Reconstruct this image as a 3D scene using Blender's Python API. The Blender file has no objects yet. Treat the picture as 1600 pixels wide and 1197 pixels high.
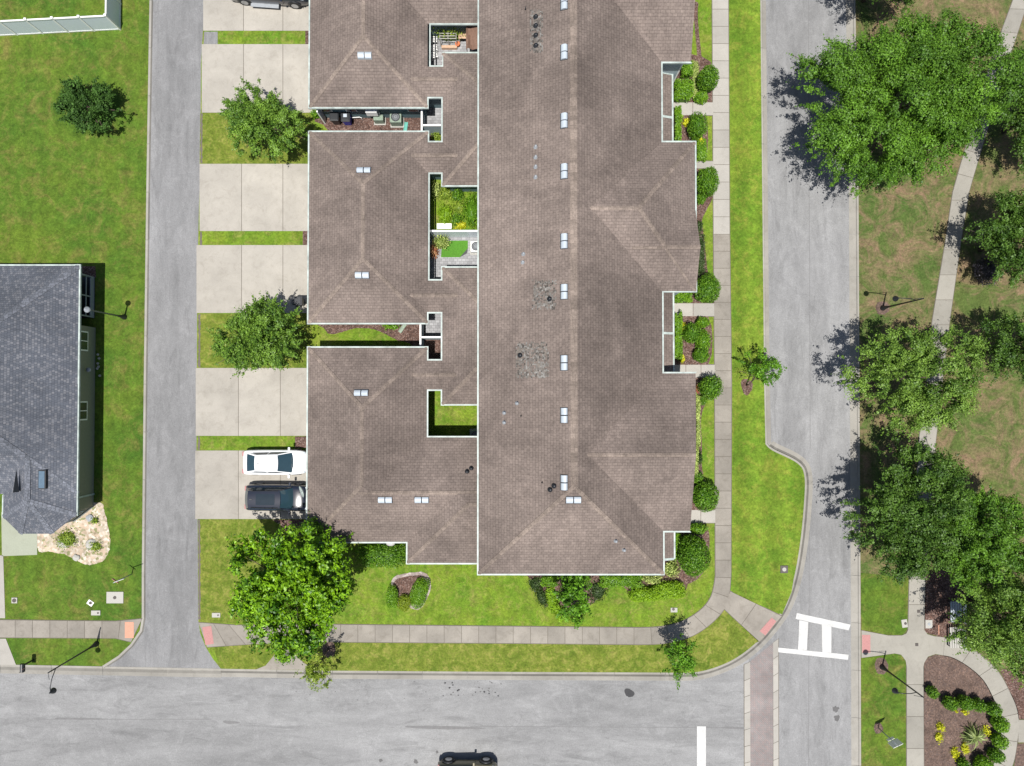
import bpy, bmesh, math, random
import numpy as np
from mathutils import Vector, noise
from mathutils.geometry import tessellate_polygon
R = math.radians
sc = bpy.context.scene
# ------------------------------------------------------------------ camera, world, sun, exposure
CAMZ = 50.0; TILT = R(1.05); F = 1050.0          # focal length in photo pixels
cd = bpy.data.cameras.new('camera'); cam = bpy.data.objects.new('camera', cd)
sc.collection.objects.link(cam); sc.camera = cam
cam.location = (0, 0, CAMZ); cam.rotation_euler = (TILT, 0, 0)
cd.sensor_fit = 'HORIZONTAL'; cd.sensor_width = 36; cd.lens = 36*F/1600.0; cd.clip_end = 3000
EL, SX, SY = R(76.4), 0.057, 0.235                # shadow offset per metre of height (east, north)
w = bpy.data.worlds.new('World'); sc.world = w; w.use_nodes = True
nt = w.node_tree; bg = nt.nodes['Background']
sky = nt.nodes.new('ShaderNodeTexSky'); sky.sky_type = 'NISHITA'; sky.sun_disc = False
sky.sun_elevation = EL; sky.sun_rotation = math.atan2(-SX, -SY)
sky.air_density = 1.0; sky.dust_density = 1.5
nt.links.new(sky.outputs[0], bg.inputs[0]); bg.inputs[1].default_value = 0.075
sl = bpy.data.lights.new('sun', 'SUN'); sl.energy = 5.0; sl.angle = R(0.5); sl.color = (1.0, 0.965, 0.91)
so = bpy.data.objects.new('sun', sl); sc.collection.objects.link(so)
so.rotation_euler = Vector((SX, SY, -1)).to_track_quat('-Z', 'Y').to_euler()
sc.view_settings.view_transform = 'Standard'; sc.view_settings.look = 'None'
sc.view_settings.gamma = 1; sc.view_settings.exposure = 0.28

# ------------------------------------------------------------------ geometry helpers
def W(px, py, z=0.0):
    dx, dy = (px-800)/F, (598.5-py)/F
    y = dy*math.cos(TILT)+math.sin(TILT); zz = dy*math.sin(TILT)-math.cos(TILT)
    k = (CAMZ-z)/-zz
    return Vector((dx*k, y*k, z))
def X(px, z=0.0): return W(px, 598.5, z).x
def Y(py, z=0.0): return W(800, py, z).y
col = sc.collection
def tag(o, label=None, cat=None, group=None, kind=None):
    if label: o['label'] = label
    if cat: o['category'] = cat
    if group: o['group'] = group
    if kind: o['kind'] = kind
    return o
def empty(name, loc, rz=0, label=None, cat=None, group=None):
    o = bpy.data.objects.new(name, None); col.objects.link(o); o.location = loc; o.rotation_euler.z = rz
    o.empty_display_size = .3
    return tag(o, label, cat, group)
class MB:
    def __init__(s): s.v = []; s.f = []; s.t = []
    def add(s, vs, fs, tint=.5):
        b = len(s.v); s.v += [tuple(v) for v in vs]
        for f in fs: s.f.append([b+i for i in f]); s.t.append(tint)
        return s
    def box(s, x0, y0, z0, x1, y1, z1, tint=.5, rz=0, about=None):
        vs = [(x, y, z) for z in (z0, z1) for y in (y0, y1) for x in (x0, x1)]
        if rz:
            ax, ay = about or ((x0+x1)/2, (y0+y1)/2); c, q = math.cos(rz), math.sin(rz)
            vs = [(ax+(x-ax)*c-(y-ay)*q, ay+(x-ax)*q+(y-ay)*c, z) for x, y, z in vs]
        return s.add(vs, [(0,2,3,1),(4,5,7,6),(0,1,5,4),(2,6,7,3),(0,4,6,2),(1,3,7,5)], tint)
    def tube(s, pts, rads, n=8, tint=.5, cap=True):
        pts = [Vector(p) for p in pts]; rings = []
        for i, p in enumerate(pts):
            d = (pts[min(i+1, len(pts)-1)]-pts[max(i-1, 0)]).normalized()
            a = d.orthogonal().normalized(); b = d.cross(a)
            r = rads[i] if hasattr(rads, '__len__') else rads
            rings.append([p+(a*math.cos(2*math.pi*k/n)+b*math.sin(2*math.pi*k/n))*r for k in range(n)])
        vs = [v for r_ in rings for v in r_]; fs = []
        for i in range(len(pts)-1):
            for k in range(n):
                fs.append((i*n+k, i*n+(k+1)%n, (i+1)*n+(k+1)%n, (i+1)*n+k))
        if cap: fs += [tuple(range(n))[::-1], tuple((len(pts)-1)*n+k for k in range(n))]
        return s.add(vs, fs, tint)
    def lathe(s, prof, c=(0,0,0), n=20, tint=.5):
        vs = [(c[0]+r*math.cos(2*math.pi*k/n), c[1]+r*math.sin(2*math.pi*k/n), c[2]+z) for r, z in prof for k in range(n)]
        fs = [(i*n+k, i*n+(k+1)%n, (i+1)*n+(k+1)%n, (i+1)*n+k) for i in range(len(prof)-1) for k in range(n)]
        return s.add(vs, fs, tint)
    def prism(s, pts, z0, z1, tint=.5):
        n = len(pts); vs = [(p[0], p[1], z0) for p in pts]+[(p[0], p[1], z1) for p in pts]
        return s.add(vs, [tuple(range(n))[::-1], tuple(range(n, 2*n))]+[(k, (k+1)%n, n+(k+1)%n, n+k) for k in range(n)], tint)
    def build(s, name, m, parent=None, smooth=False, uv=False, bevel=0):
        me = bpy.data.meshes.new(name); me.from_pydata(s.v, [], s.f)
        a = me.attributes.new('tint', 'FLOAT', 'FACE'); a.data.foreach_set('value', s.t)
        me.materials.append(m); me.update()
        if uv:
            ul = me.uv_layers.new(name='UV')
            for p in me.polygons:
                n = p.normal
                u = Vector((-n.y, n.x, 0)) if math.hypot(n.x, n.y) > .02 else Vector((1, 0, 0))
                u.normalize(); v = n.cross(u)
                for li in p.loop_indices:
                    co = me.vertices[me.loops[li].vertex_index].co
                    ul.data[li].uv = (co.dot(u), co.dot(v))
        if smooth: me.shade_smooth()
        o = bpy.data.objects.new(name, me); col.objects.link(o)
        if parent: o.parent = parent
        if bevel:
            b = o.modifiers.new('bevel', 'BEVEL'); b.width = bevel; b.segments = 2; b.limit_method = 'ANGLE'
        return o
def curve(pts, n=6, closed=False):
    out = []; N = len(pts)
    rng = range(N if closed else N-1)
    for i in rng:
        if closed: p0, p1, p2, p3 = pts[(i-1)%N], pts[i], pts[(i+1)%N], pts[(i+2)%N]
        else: p0, p1, p2, p3 = pts[max(i-1, 0)], pts[i], pts[i+1], pts[min(i+2, N-1)]
        for k in range(n):
            t = k/n
            out.append(tuple(.5*((2*p1[j])+(-p0[j]+p2[j])*t+(2*p0[j]-5*p1[j]+4*p2[j]-p3[j])*t*t+(-p0[j]+3*p1[j]-3*p2[j]+p3[j])*t**3) for j in (0, 1)))
    if not closed: out.append(tuple(pts[-1]))
    return out
def sheet(name, pts, z, m, kind='structure', thick=0, tint=.5, px=True, parent=None):
    """flat polygon (photo pixels on the ground plane, converted to metres)"""
    P = [W(a, b, z) if px else Vector((a, b, z)) for a, b in pts]
    A = sum(P[i].x*P[(i+1)%len(P)].y-P[(i+1)%len(P)].x*P[i].y for i in range(len(P)))
    if A < 0: P = P[::-1]
    n = len(P); tr = tessellate_polygon([[Vector((p.x, p.y, 0)) for p in P]]); fs = []
    for t_ in tr:
        a_, b_, c_ = (P[i] for i in t_); fs.append(tuple(t_) if (b_-a_).cross(c_-a_).z > 0 else tuple(t_)[::-1])
    vs = list(P)
    if thick:
        vs += [Vector((p.x, p.y, z-thick)) for p in P]; fs += [(i, n+i, n+(i+1)%n, (i+1)%n) for i in range(n)]
    me = bpy.data.meshes.new(name); me.from_pydata(vs, [], fs); me.materials.append(m); me.update()
    a = me.attributes.new('tint', 'FLOAT', 'FACE'); a.data.foreach_set('value', [tint]*len(me.polygons))
    o = bpy.data.objects.new(name, me); col.objects.link(o)
    if kind: o['kind'] = kind
    if parent: o.parent = parent
    return o
def blob(pts, jit=.8, n=6, seed=0):
    r = random.Random(seed)
    return [(a+r.uniform(-jit, jit), b+r.uniform(-jit, jit)) for a, b in curve(pts, n, True)]

# ------------------------------------------------------------------ materials
def new(name):
    m = bpy.data.materials.new(name); m.use_nodes = True
    t = m.node_tree; return m, t, t.nodes['Principled BSDF']
class NT:
    def __init__(s, t): s.t = t
    def n(s, typ, **kw):
        x = s.t.nodes.new('ShaderNode'+typ)
        for k, v in kw.items():
            if k.startswith('i_'): x.inputs[k[2:].replace('_', ' ')].default_value = v
            else: setattr(x, k, v)
        return x
    def l(s, a, b): s.t.links.new(a, b)
    def coord(s, scale=(1, 1, 1), which='Object'):
        tc = s.n('TexCoord'); mp = s.n('Mapping'); mp.inputs['Scale'].default_value = scale
        s.l(tc.outputs[which], mp.inputs[0]); return mp.outputs[0]
    def noise(s, vec, scale, detail=4, rough=.6, dist=0):
        x = s.n('TexNoise'); x.inputs['Scale'].default_value = scale; x.inputs['Detail'].default_value = detail
        x.inputs['Roughness'].default_value = rough; x.inputs['Distortion'].default_value = dist
        s.l(vec, x.inputs['Vector']); return x.outputs[0]
    def ramp(s, fac, stops):
        x = s.n('ValToRGB'); e = x.color_ramp.elements
        while len(e) < len(stops): e.new(.5)
        for i, (p, c) in enumerate(stops):
            e[i].position = p; e[i].color = (c[0], c[1], c[2], 1) if hasattr(c, '__len__') else (c, c, c, 1)
        s.l(fac, x.inputs[0]); return x.outputs[0]
    def mix(s, fac, a, b, mode='MIX'):
        x = s.n('Mix', data_type='RGBA', blend_type=mode)
        for v, i in ((fac, 0), (a, 6), (b, 7)):
            if hasattr(v, 'is_output') or isinstance(v, bpy.types.NodeSocket): s.l(v, x.inputs[i])
            else: x.inputs[i].default_value = v if i == 0 else (v[0], v[1], v[2], 1)
        return x.outputs[2]
    def bump(s, h, strength, dist, bsdf):
        b = s.n('Bump'); b.inputs['Strength'].default_value = strength; b.inputs['Distance'].default_value = dist
        s.l(h, b.inputs['Height']); s.l(b.outputs[0], bsdf.inputs['Normal'])
    def tint(s):
        a = s.n('Attribute'); a.attribute_name = 'tint'; return a.outputs['Fac']
def g3(v): return (v, v, v)
def plain(name, c, rough=.5, metal=0, var=.12, spec=.5, scale=6):
    m, t, b = new(name); q = NT(t); v = q.coord()
    f = q.ramp(q.noise(v, scale, 5), [(.3, 1-var), (.7, 1+var)])
    q.l(q.mix(1, c, f, 'MULTIPLY'), b.inputs['Base Color'])
    b.inputs['Roughness'].default_value = rough; b.inputs['Metallic'].default_value = metal
    b.inputs['Specular IOR Level'].default_value = spec
    return m
def grass(name, a, b_, dry, dryamt=.5, stripe=0, bscale=.35, seed=0, stripe_scale=.6):
    m, t, b = new(name); q = NT(t); v = q.coord()
    mp = q.n('Mapping'); mp.inputs['Location'].default_value = (seed*13.7, seed*7.1, seed); q.l(v, mp.inputs[0]); v = mp.outputs[0]
    c = q.mix(q.ramp(q.noise(v, bscale, 5, .65, .4), [(.35, 0), (.65, 1)]), a, b_)
    c = q.mix(q.ramp(q.noise(v, bscale*3.4, 8, .78, .8), [(.62-dryamt*.25, 0), (.78-dryamt*.2, min(1, dryamt*1.5))]), c, dry)
    if stripe:
        wv = q.n('TexWave', wave_type='BANDS', bands_direction='X'); wv.inputs['Scale'].default_value = stripe_scale
        wv.inputs['Distortion'].default_value = 1.5; wv.inputs['Detail'].default_value = 2; q.l(v, wv.inputs[0])
        c = q.mix(stripe, c, q.ramp(wv.outputs[0], [(0, .55), (1, 1.25)]), 'MULTIPLY')
    c = q.mix(1, c, q.ramp(q.noise(v, 1.7, 5, .75, .5), [(.3, .68), (.7, 1.3)]), 'MULTIPLY')
    c = q.mix(1, c, q.ramp(q.noise(v, 6.5, 7, .85), [(.28, .45), (.5, 1.0), (.72, 1.65)]), 'MULTIPLY')
    q.l(c, b.inputs['Base Color']); b.inputs['Roughness'].default_value = .9; b.inputs['Specular IOR Level'].default_value = .15
    q.bump(q.noise(v, 14, 4, .8), .5, .06, b); return m
def asphalt(name, c, seed=0, stretch=(1, 1, 1)):
    m, t, b = new(name); q = NT(t); v = q.coord()
    c0 = q.mix(q.ramp(q.noise(q.coord(stretch), .22, 6, .62, .5), [(.32, 0), (.68, 1)]), tuple(x*.78 for x in c), tuple(x*1.10 for x in c))
    c0 = q.mix(q.ramp(q.noise(v, .55, 7, .78, 1.2), [(.5, 0), (.72, .4)]), c0, tuple(x*1.45 for x in c))
    c0 = q.mix(1, c0, q.ramp(q.noise(q.coord(tuple(s_*.7+.02 for s_ in stretch)), 1.3, 7, .8, .3), [(.3, .82), (.7, 1.14)]), 'MULTIPLY')
    c0 = q.mix(q.ramp(q.noise(q.coord(tuple(s*2.2 for s in stretch)), .5, 6, .75, .8), [(.52, 0), (.76, .72)]), c0, tuple(x*.5 for x in c))
    c0 = q.mix(1, c0, q.ramp(q.noise(v, 14, 5, .85), [(.3, .76), (.7, 1.22)]), 'MULTIPLY')
    vo = q.n('TexVoronoi', feature='DISTANCE_TO_EDGE'); vo.inputs['Scale'].default_value = .22
    nz = q.n('TexNoise'); nz.inputs['Scale'].default_value = .8; nz.inputs['Detail'].default_value = 5; q.l(v, nz.inputs[0])
    ad = q.n('VectorMath', operation='ADD'); q.l(v, ad.inputs[0])
    scv = q.n('VectorMath', operation='SCALE'); scv.inputs['Scale'].default_value = 2.2; q.l(nz.outputs[1], scv.inputs[0]); q.l(scv.outputs[0], ad.inputs[1]); q.l(ad.outputs[0], vo.inputs['Vector'])
    c0 = q.mix(q.ramp(vo.outputs[0], [(0, .28), (.006, 0)]), c0, tuple(x*.45 for x in c))
    q.l(c0, b.inputs['Base Color']); b.inputs['Roughness'].default_value = .92; b.inputs['Specular IOR Level'].default_value = .2
    q.bump(q.noise(v, 60, 3), .3, .01, b); return m
def concrete(name, c, dirt=.35, seed=0):
    m, t, b = new(name); q = NT(t); v = q.coord()
    c0 = q.mix(q.ramp(q.noise(v, .35, 6, .65, .3), [(.35, 0), (.7, 1)]), c, tuple(x*(1-dirt*.5) for x in c))
    c0 = q.mix(q.ramp(q.noise(v, 1.6, 6, .75, .7), [(.5, 0), (.75, dirt)]), c0, (c[0]*.5, c[1]*.48, c[2]*.45))
    c0 = q.mix(1, c0, q.ramp(q.noise(v, 18, 4, .8), [(.3, .92), (.7, 1.07)]), 'MULTIPLY')
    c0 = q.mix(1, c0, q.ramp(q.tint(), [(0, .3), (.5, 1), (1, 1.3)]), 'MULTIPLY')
    q.l(c0, b.inputs['Base Color']); b.inputs['Roughness'].default_value = .85; b.inputs['Specular IOR Level'].default_value = .25
    return m
def shingle(name, c1, c2, mortar, streak, tabw=.32, row=.2, bias=-.1):
    m, t, b = new(name); q = NT(t); uv = q.coord((1, 1, 1), 'UV'); v = q.coord()
    br = q.n('TexBrick'); br.offset = .5; br.squash = 1
    br.inputs['Scale'].default_value = 1; br.inputs['Brick Width'].default_value = tabw; br.inputs['Row Height'].default_value = row
    br.inputs['Mortar Size'].default_value = .012; br.inputs['Mortar Smooth'].default_value = .4; br.inputs['Bias'].default_value = bias
    br.inputs['Color1'].default_value = (*c1, 1); br.inputs['Color2'].default_value = (*c2, 1); br.inputs['Mortar'].default_value = (*mortar, 1)
    q.l(uv, br.inputs['Vector']); c = br.outputs['Color']
    c = q.mix(1, c, q.ramp(q.noise(v, .28, 6, .65, .6), [(.3, 1-streak), (.7, 1+streak*.55)]), 'MULTIPLY')
    c = q.mix(1, c, q.ramp(q.noise(q.coord((3, .5, 1), 'UV'), .8, 6, .75, .4), [(.35, 1-streak*.5), (.65, 1.05)]), 'MULTIPLY')
    c = q.mix(1, c, q.ramp(q.noise(v, 7, 7, .85), [(.3, .7), (.7, 1.3)]), 'MULTIPLY')
    c = q.mix(1, c, q.ramp(q.noise(v, .13, 5, .6, .3), [(.35, 1-streak*.5), (.65, 1.08)]), 'MULTIPLY')
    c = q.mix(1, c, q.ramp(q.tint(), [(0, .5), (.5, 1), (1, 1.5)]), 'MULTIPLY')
    q.l(c, b.inputs['Base Color']); b.inputs['Roughness'].default_value = .9; b.inputs['Specular IOR Level'].default_value = .2
    q.bump(br.outputs['Fac'], .5, -.02, b); return m
def leafmat(name, lo, hi, rough=.5, trans=.14, spec=.3):
    m, t, b = new(name); q = NT(t)
    c = q.ramp(q.tint(), [(0, lo), (.75, hi), (1, tuple(min(1, x*1.25) for x in hi))])
    q.l(c, b.inputs['Base Color']); b.inputs['Roughness'].default_value = rough; b.inputs['Specular IOR Level'].default_value = spec
    tr = q.n('BsdfTranslucent'); q.l(q.mix(1, c, (1.3, 1.5, .5), 'MULTIPLY'), tr.inputs[0])
    mx = q.n('MixShader'); mx.inputs[0].default_value = trans
    q.l(b.outputs[0], mx.inputs[1]); q.l(tr.outputs[0], mx.inputs[2]); q.l(mx.outputs[0], t.nodes['Material Output'].inputs[0])
    return m
def speckle(name, cols, scale, rough=.9, bump=.6):
    m, t, b = new(name); q = NT(t); v = q.coord()
    vo = q.n('TexVoronoi'); vo.inputs['Scale'].default_value = scale; q.l(v, vo.inputs['Vector'])
    sp = q.n('SeparateColor'); q.l(vo.outputs['Color'], sp.inputs[0])
    n = len(cols); c = q.ramp(sp.outputs[0], [((i+.5)/n, cc) for i, cc in enumerate(cols)])
    c = q.mix(1, c, q.ramp(q.noise(v, 1.0, 4, .6), [(.3, .75), (.7, 1.2)]), 'MULTIPLY')
    q.l(c, b.inputs['Base Color']); b.inputs['Roughness'].default_value = rough; b.inputs['Specular IOR Level'].default_value = .2
    q.bump(vo.outputs['Distance'], bump, .04, b); return m
def pavers(name, c1, c2, mortar, bw, rh, rot=0):
    m, t, b = new(name); q = NT(t); tc = q.n('TexCoord'); mp = q.n('Mapping'); mp.inputs['Rotation'].default_value[2] = rot
    q.l(tc.outputs['Object'], mp.inputs[0])
    br = q.n('TexBrick'); br.inputs['Scale'].default_value = 1; br.inputs['Brick Width'].default_value = bw; br.inputs['Row Height'].default_value = rh
    br.inputs['Mortar Size'].default_value = .012
    for k, cc in (('Color1', c1), ('Color2', c2), ('Mortar', mortar)): br.inputs[k].default_value = (*cc, 1)
    q.l(mp.outputs[0], br.inputs['Vector']); v = q.coord()
    c = q.mix(1, br.outputs['Color'], q.ramp(q.noise(v, .6, 5, .7), [(.3, .75), (.7, 1.2)]), 'MULTIPLY')
    q.l(c, b.inputs['Base Color']); b.inputs['Roughness'].default_value = .85; return m
def glossy(name, c, rough=.25, metal=0, coat=.0):
    m, t, b = new(name); q = NT(t); v = q.coord()
    q.l(q.mix(1, c, q.ramp(q.noise(v, 3, 3), [(.3, .93), (.7, 1.05)]), 'MULTIPLY'), b.inputs['Base Color'])
    b.inputs['Roughness'].default_value = rough; b.inputs['Metallic'].default_value = metal; b.inputs['Coat Weight'].default_value = coat
    return m
M = {}
M['lawn_left'] = grass('grass_olive', (.048, .108, .012), (.092, .142, .016), (.16, .14, .04), .52, .12, .2, 1, .25)
M['lawn_mid'] = grass('grass_bright', (.085, .17, .013), (.145, .205, .02), (.21, .2, .055), .55, .1, .4, 2)
M['strip'] = grass('grass_vivid', (.085, .165, .014), (.145, .21, .022), (.22, .22, .04), .5, .3, .3, 3, .13)
M['park'] = grass('grass_park', (.052, .098, .020), (.085, .11, .03), (.19, .13, .08), .78, 0, .16, 4)
M['ground'] = grass('grass_far', (.06, .11, .02), (.10, .13, .03), (.15, .13, .05), .5, 0, .2, 5)
M['verge'] = grass('grass_verge', (.095, .145, .016), (.14, .175, .024), (.20, .185, .05), .6, 0, .5, 6)
M['turf'] = plain('artificial_turf', (.07, .2, .02), .8, 0, .2, .2, 12)
M['road'] = asphalt('asphalt_road', (.24, .24, .24), 0, (.25, 1, 1))
M['road2'] = asphalt('asphalt_road_side', (.236, .236, .237), 0, (1, .22, 1))
M['alley'] = asphalt('asphalt_alley', (.212, .212, .214), 0, (1, .2, 1))
M['drive'] = concrete('concrete_drive', (.388, .362, .318), .42)
M['walk'] = concrete('concrete_walk', (.36, .342, .31), .3)
M['walkold'] = concrete('concrete_walk_old', (.29, .265, .23), .65)
M['curb'] = concrete('concrete_curb', (.30, .285, .255), .45)
M['joint'] = plain('joint_dirt', (.12, .105, .085), .95)
M['path'] = concrete('concrete_path', (.30, .285, .25), .35)
M['shin'] = shingle('shingle_brown', (.208, .168, .147), (.170, .137, .121), (.118, .094, .083), .30, .32, .2)
M['cap'] = shingle('shingle_ridge', (.236, .190, .161), (.205, .166, .141), (.16, .13, .11), .25, .3, .3)
M['shing'] = shingle('shingle_grey', (.096, .105, .125), (.215, .215, .23), (.062, .07, .088), .22, .17, .17, bias=-.38)
M['capg'] = shingle('shingle_grey_ridge', (.17, .18, .21), (.11, .12, .14), (.07, .075, .085), .2, .2, .25)
M['patch'] = speckle('weathered_shingle', [(.06, .055, .05), (.14, .13, .12), (.24, .235, .22), (.11, .10, .09), (.17, .15, .13)], 9, .9, .2)
M['gutter'] = plain('gutter_paint', (.36, .415, .39), .5, 0, .3, .4, 2)
M['wallteal'] = plain('wall_teal', (.095, .16, .18), .7, 0, .08)
M['wallgrey'] = plain('wall_bluegrey', (.30, .37, .40), .7, 0, .06)
M['wallolive'] = plain('wall_olive', (.21, .215, .165), .7, 0, .06)
M['white'] = plain('white_paint', (.8, .8, .78), .45, 0, .04)
m_, t_, b_ = new('road_marking'); q_ = NT(t_); v_ = q_.coord()
q_.l(q_.mix(q_.ramp(q_.noise(v_, 5, 8, .85), [(.56, 0), (.66, .75)]), q_.mix(1, (.50, .50, .49), q_.ramp(q_.noise(v_, 1.5, 5), [(.3, .85), (.7, 1.1)]), 'MULTIPLY'), (.27, .27, .27)), b_.inputs['Base Color']); b_.inputs['Roughness'].default_value = .8; M['mark'] = m_
M['vinyl'] = plain('vinyl_fence', (.62, .68, .74), .35, 0, .03)
M['glass'] = glossy('window_glass', (.02, .03, .04), .08)
M['vent'] = glossy('vent_metal', (.42, .47, .52), .5, .0)
M['dark'] = plain('dark_plastic', (.02, .022, .026), .45)
M['black'] = plain('black_metal', (.018, .02, .024), .4)
M['pole'] = plain('pole_grey', (.10, .11, .11), .5)
M['pipe'] = plain('vent_pipe_grey', (.28, .3, .32), .5)
M['mulch'] = speckle('mulch_red', [(.10, .055, .042), (.05, .032, .028), (.16, .095, .075), (.08, .05, .042), (.20, .14, .12)], 14)
M['mulchd'] = speckle('mulch_brown', [(.10, .068, .055), (.13, .09, .072), (.075, .052, .045), (.18, .12, .095), (.11, .08, .07)], 12)
M['gravel'] = speckle('gravel_cream', [(.46, .36, .27), (.38, .30, .22), (.58, .52, .45), (.26, .21, .14), (.50, .43, .35), (.22, .22, .11)], 6)
M['stone'] = speckle('edging_stone', [(.30, .24, .22), (.22, .18, .17), (.38, .33, .31)], 7)
M['green_walk'] = concrete('concrete_green', (.31, .33, .26), .2)
M['brick'] = pavers('brick_pavers', (.25, .195, .185), (.215, .195, .19), (.165, .155, .15), .22, .11, R(45))
M['paver'] = pavers('grey_pavers', (.34, .34, .35), (.24, .24, .25), (.15, .15, .15), .3, .2)
M['pad'] = plain('tactile_red', (.38, .19, .18), .8, 0, .15, .3, 20)
M['pad2'] = plain('tactile_orange', (.50, .26, .18), .8, 0, .12, .3, 20)
M['bark'] = plain('bark', (.09, .065, .05), .9, 0, .3)
M['oak'] = leafmat('leaf_oak', (.042, .105, .010), (.115, .24, .02))
M['oak2'] = leafmat('leaf_oak_pale', (.055, .12, .015), (.165, .275, .04))
M['oakd'] = leafmat('leaf_oak_dark', (.03, .075, .010), (.088, .17, .022))
M['myrtle'] = leafmat('leaf_myrtle', (.05, .12, .015), (.155, .27, .032))
M['magn'] = leafmat('leaf_glossy', (.035, .115, .004), (.195, .37, .009), .45, .12, .35)
M['young'] = leafmat('leaf_young', (.09, .16, .015), (.26, .34, .04))
M['sapl'] = leafmat('leaf_sapling', (.04, .12, .008), (.13, .29, .015))
M['holly'] = leafmat('leaf_holly', (.025, .06, .012), (.065, .14, .025), .6, .1, .15)
M['box'] = leafmat('leaf_boxwood', (.065, .17, .01), (.17, .32, .018), .45, .25)
M['boxd'] = leafmat('leaf_boxwood_dark', (.045, .13, .01), (.13, .26, .016), .45, .25)
M['lime'] = leafmat('leaf_lime', (.13, .25, .008), (.24, .39, .018), .5, .25)
M['limed'] = leafmat('leaf_lime_dull', (.12, .19, .008), (.20, .26, .015), .5, .15)
M['yellow'] = leafmat('leaf_yellow', (.36, .38, .01), (.62, .60, .03), .5, .2)
M['varieg'] = leafmat('leaf_variegated', (.10, .16, .02), (.45, .52, .16), .5, .2)
M['dusk'] = leafmat('leaf_shadow_patch', (.02, .018, .022), (.06, .055, .07), .5, .1)  # near-black leaf colour standing in for a patch of shadow
M['flower'] = leafmat('leaf_flower', (.35, .06, .04), (.5, .3, .15), .6, .2)
M['liri'] = leafmat('leaf_liriope', (.025, .05, .012), (.06, .10, .025), .5, .2)
M['tyre'] = plain('tyre_rubber', (.02, .02, .02), .8)
M['rim'] = glossy('wheel_rim', (.45, .47, .5), .3, .9)
M['carwhite'] = glossy('car_paint_white', (.80, .81, .82), .25, 0, .8)
M['carblack'] = glossy('car_paint_black', (.010, .014, .026), .2, 0, 1)
M['carolive'] = glossy('car_paint_olive', (.14, .125, .075), .35, .1, .6)
M['carglass'] = glossy('car_glass', (.02, .045, .06), .06, .0, .5)
M['blueplastic'] = plain('blue_plastic', (.01, .03, .35), .4)
M['acgreen'] = plain('utility_green', (.22, .28, .22), .6, 0, .3, .3, 12)
M['teal'] = plain('teal_plastic', (.10, .36, .30), .6)
M['wood'] = plain('light_wood', (.50, .33, .22), .6, 0, .15)
M['canvas'] = plain('brown_canvas', (.17, .10, .07), .85, 0, .15)
M['terra'] = plain('terracotta', (.55, .16, .06), .7)
M['slab'] = plain('box_lid_concrete', (.37, .36, .33), .8, 0, .12, .3, 20)
M['iron'] = plain('cast_iron', (.06, .05, .045), .6)
M['tar'] = plain('fresh_tar', (.035, .035, .037), .8)
M['seam'] = plain('seam_dirt', (.15, .148, .148), .8)
M['stain'] = plain('oil_stain', (.09, .088, .088), .7)

# ------------------------------------------------------------------ vegetation
def leaf_mesh(name, P, Nn, S, tint, m, parent=None, elong=.62, extra=None):
    n = len(P); rng = np.random.default_rng(n)
    Nn = Nn/np.linalg.norm(Nn, axis=1, keepdims=True)
    T = rng.normal(size=(n, 3)); T -= (T*Nn).sum(1, keepdims=True)*Nn; T /= np.linalg.norm(T, axis=1, keepdims=True)
    B = np.cross(Nn, T); s = S[:, None]
    V = np.stack([P-T*s*.5, P+B*s*elong*.5-Nn*s*.06, P+T*s*.5, P-B*s*elong*.5-Nn*s*.06], 1).reshape(-1, 3)
    ev, ef, et = extra if extra else (np.zeros((0, 3)), [], [])
    nv = 4*n; V = np.concatenate([V, ev]) if len(ev) else V
    lv = np.arange(nv); starts = np.arange(n)*4; tot = np.full(n, 4)
    if len(ef):
        ef = np.array(ef, dtype=int); k = ef.shape[1]
        lv = np.concatenate([lv, (ef+nv).ravel()]); starts = np.concatenate([starts, nv+np.arange(len(ef))*k]); tot = np.concatenate([tot, np.full(len(ef), k)])
        tint = np.concatenate([tint, et])
    me = bpy.data.meshes.new(name); me.vertices.add(len(V)); me.vertices.foreach_set('co', V.ravel().astype(np.float32))
    me.loops.add(len(lv)); me.loops.foreach_set('vertex_index', lv.astype(np.int32))
    me.polygons.add(len(starts)); me.polygons.foreach_set('loop_start', starts.astype(np.int32))
    try: me.polygons.foreach_set('loop_total', tot.astype(np.int32))
    except Exception: pass
    me.update(calc_edges=True); me.validate()
    a = me.attributes.new('tint', 'FLOAT', 'FACE'); a.data.foreach_set('value', np.clip(tint, 0, 1).astype(np.float32)[:len(me.polygons)])
    me.materials.append(m); o = bpy.data.objects.new(name, me); col.objects.link(o)
    if parent: o.parent = parent
    return o
def sph(rng, n):
    d = rng.normal(size=(n, 3)); return d/np.linalg.norm(d, axis=1, keepdims=True)
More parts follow.
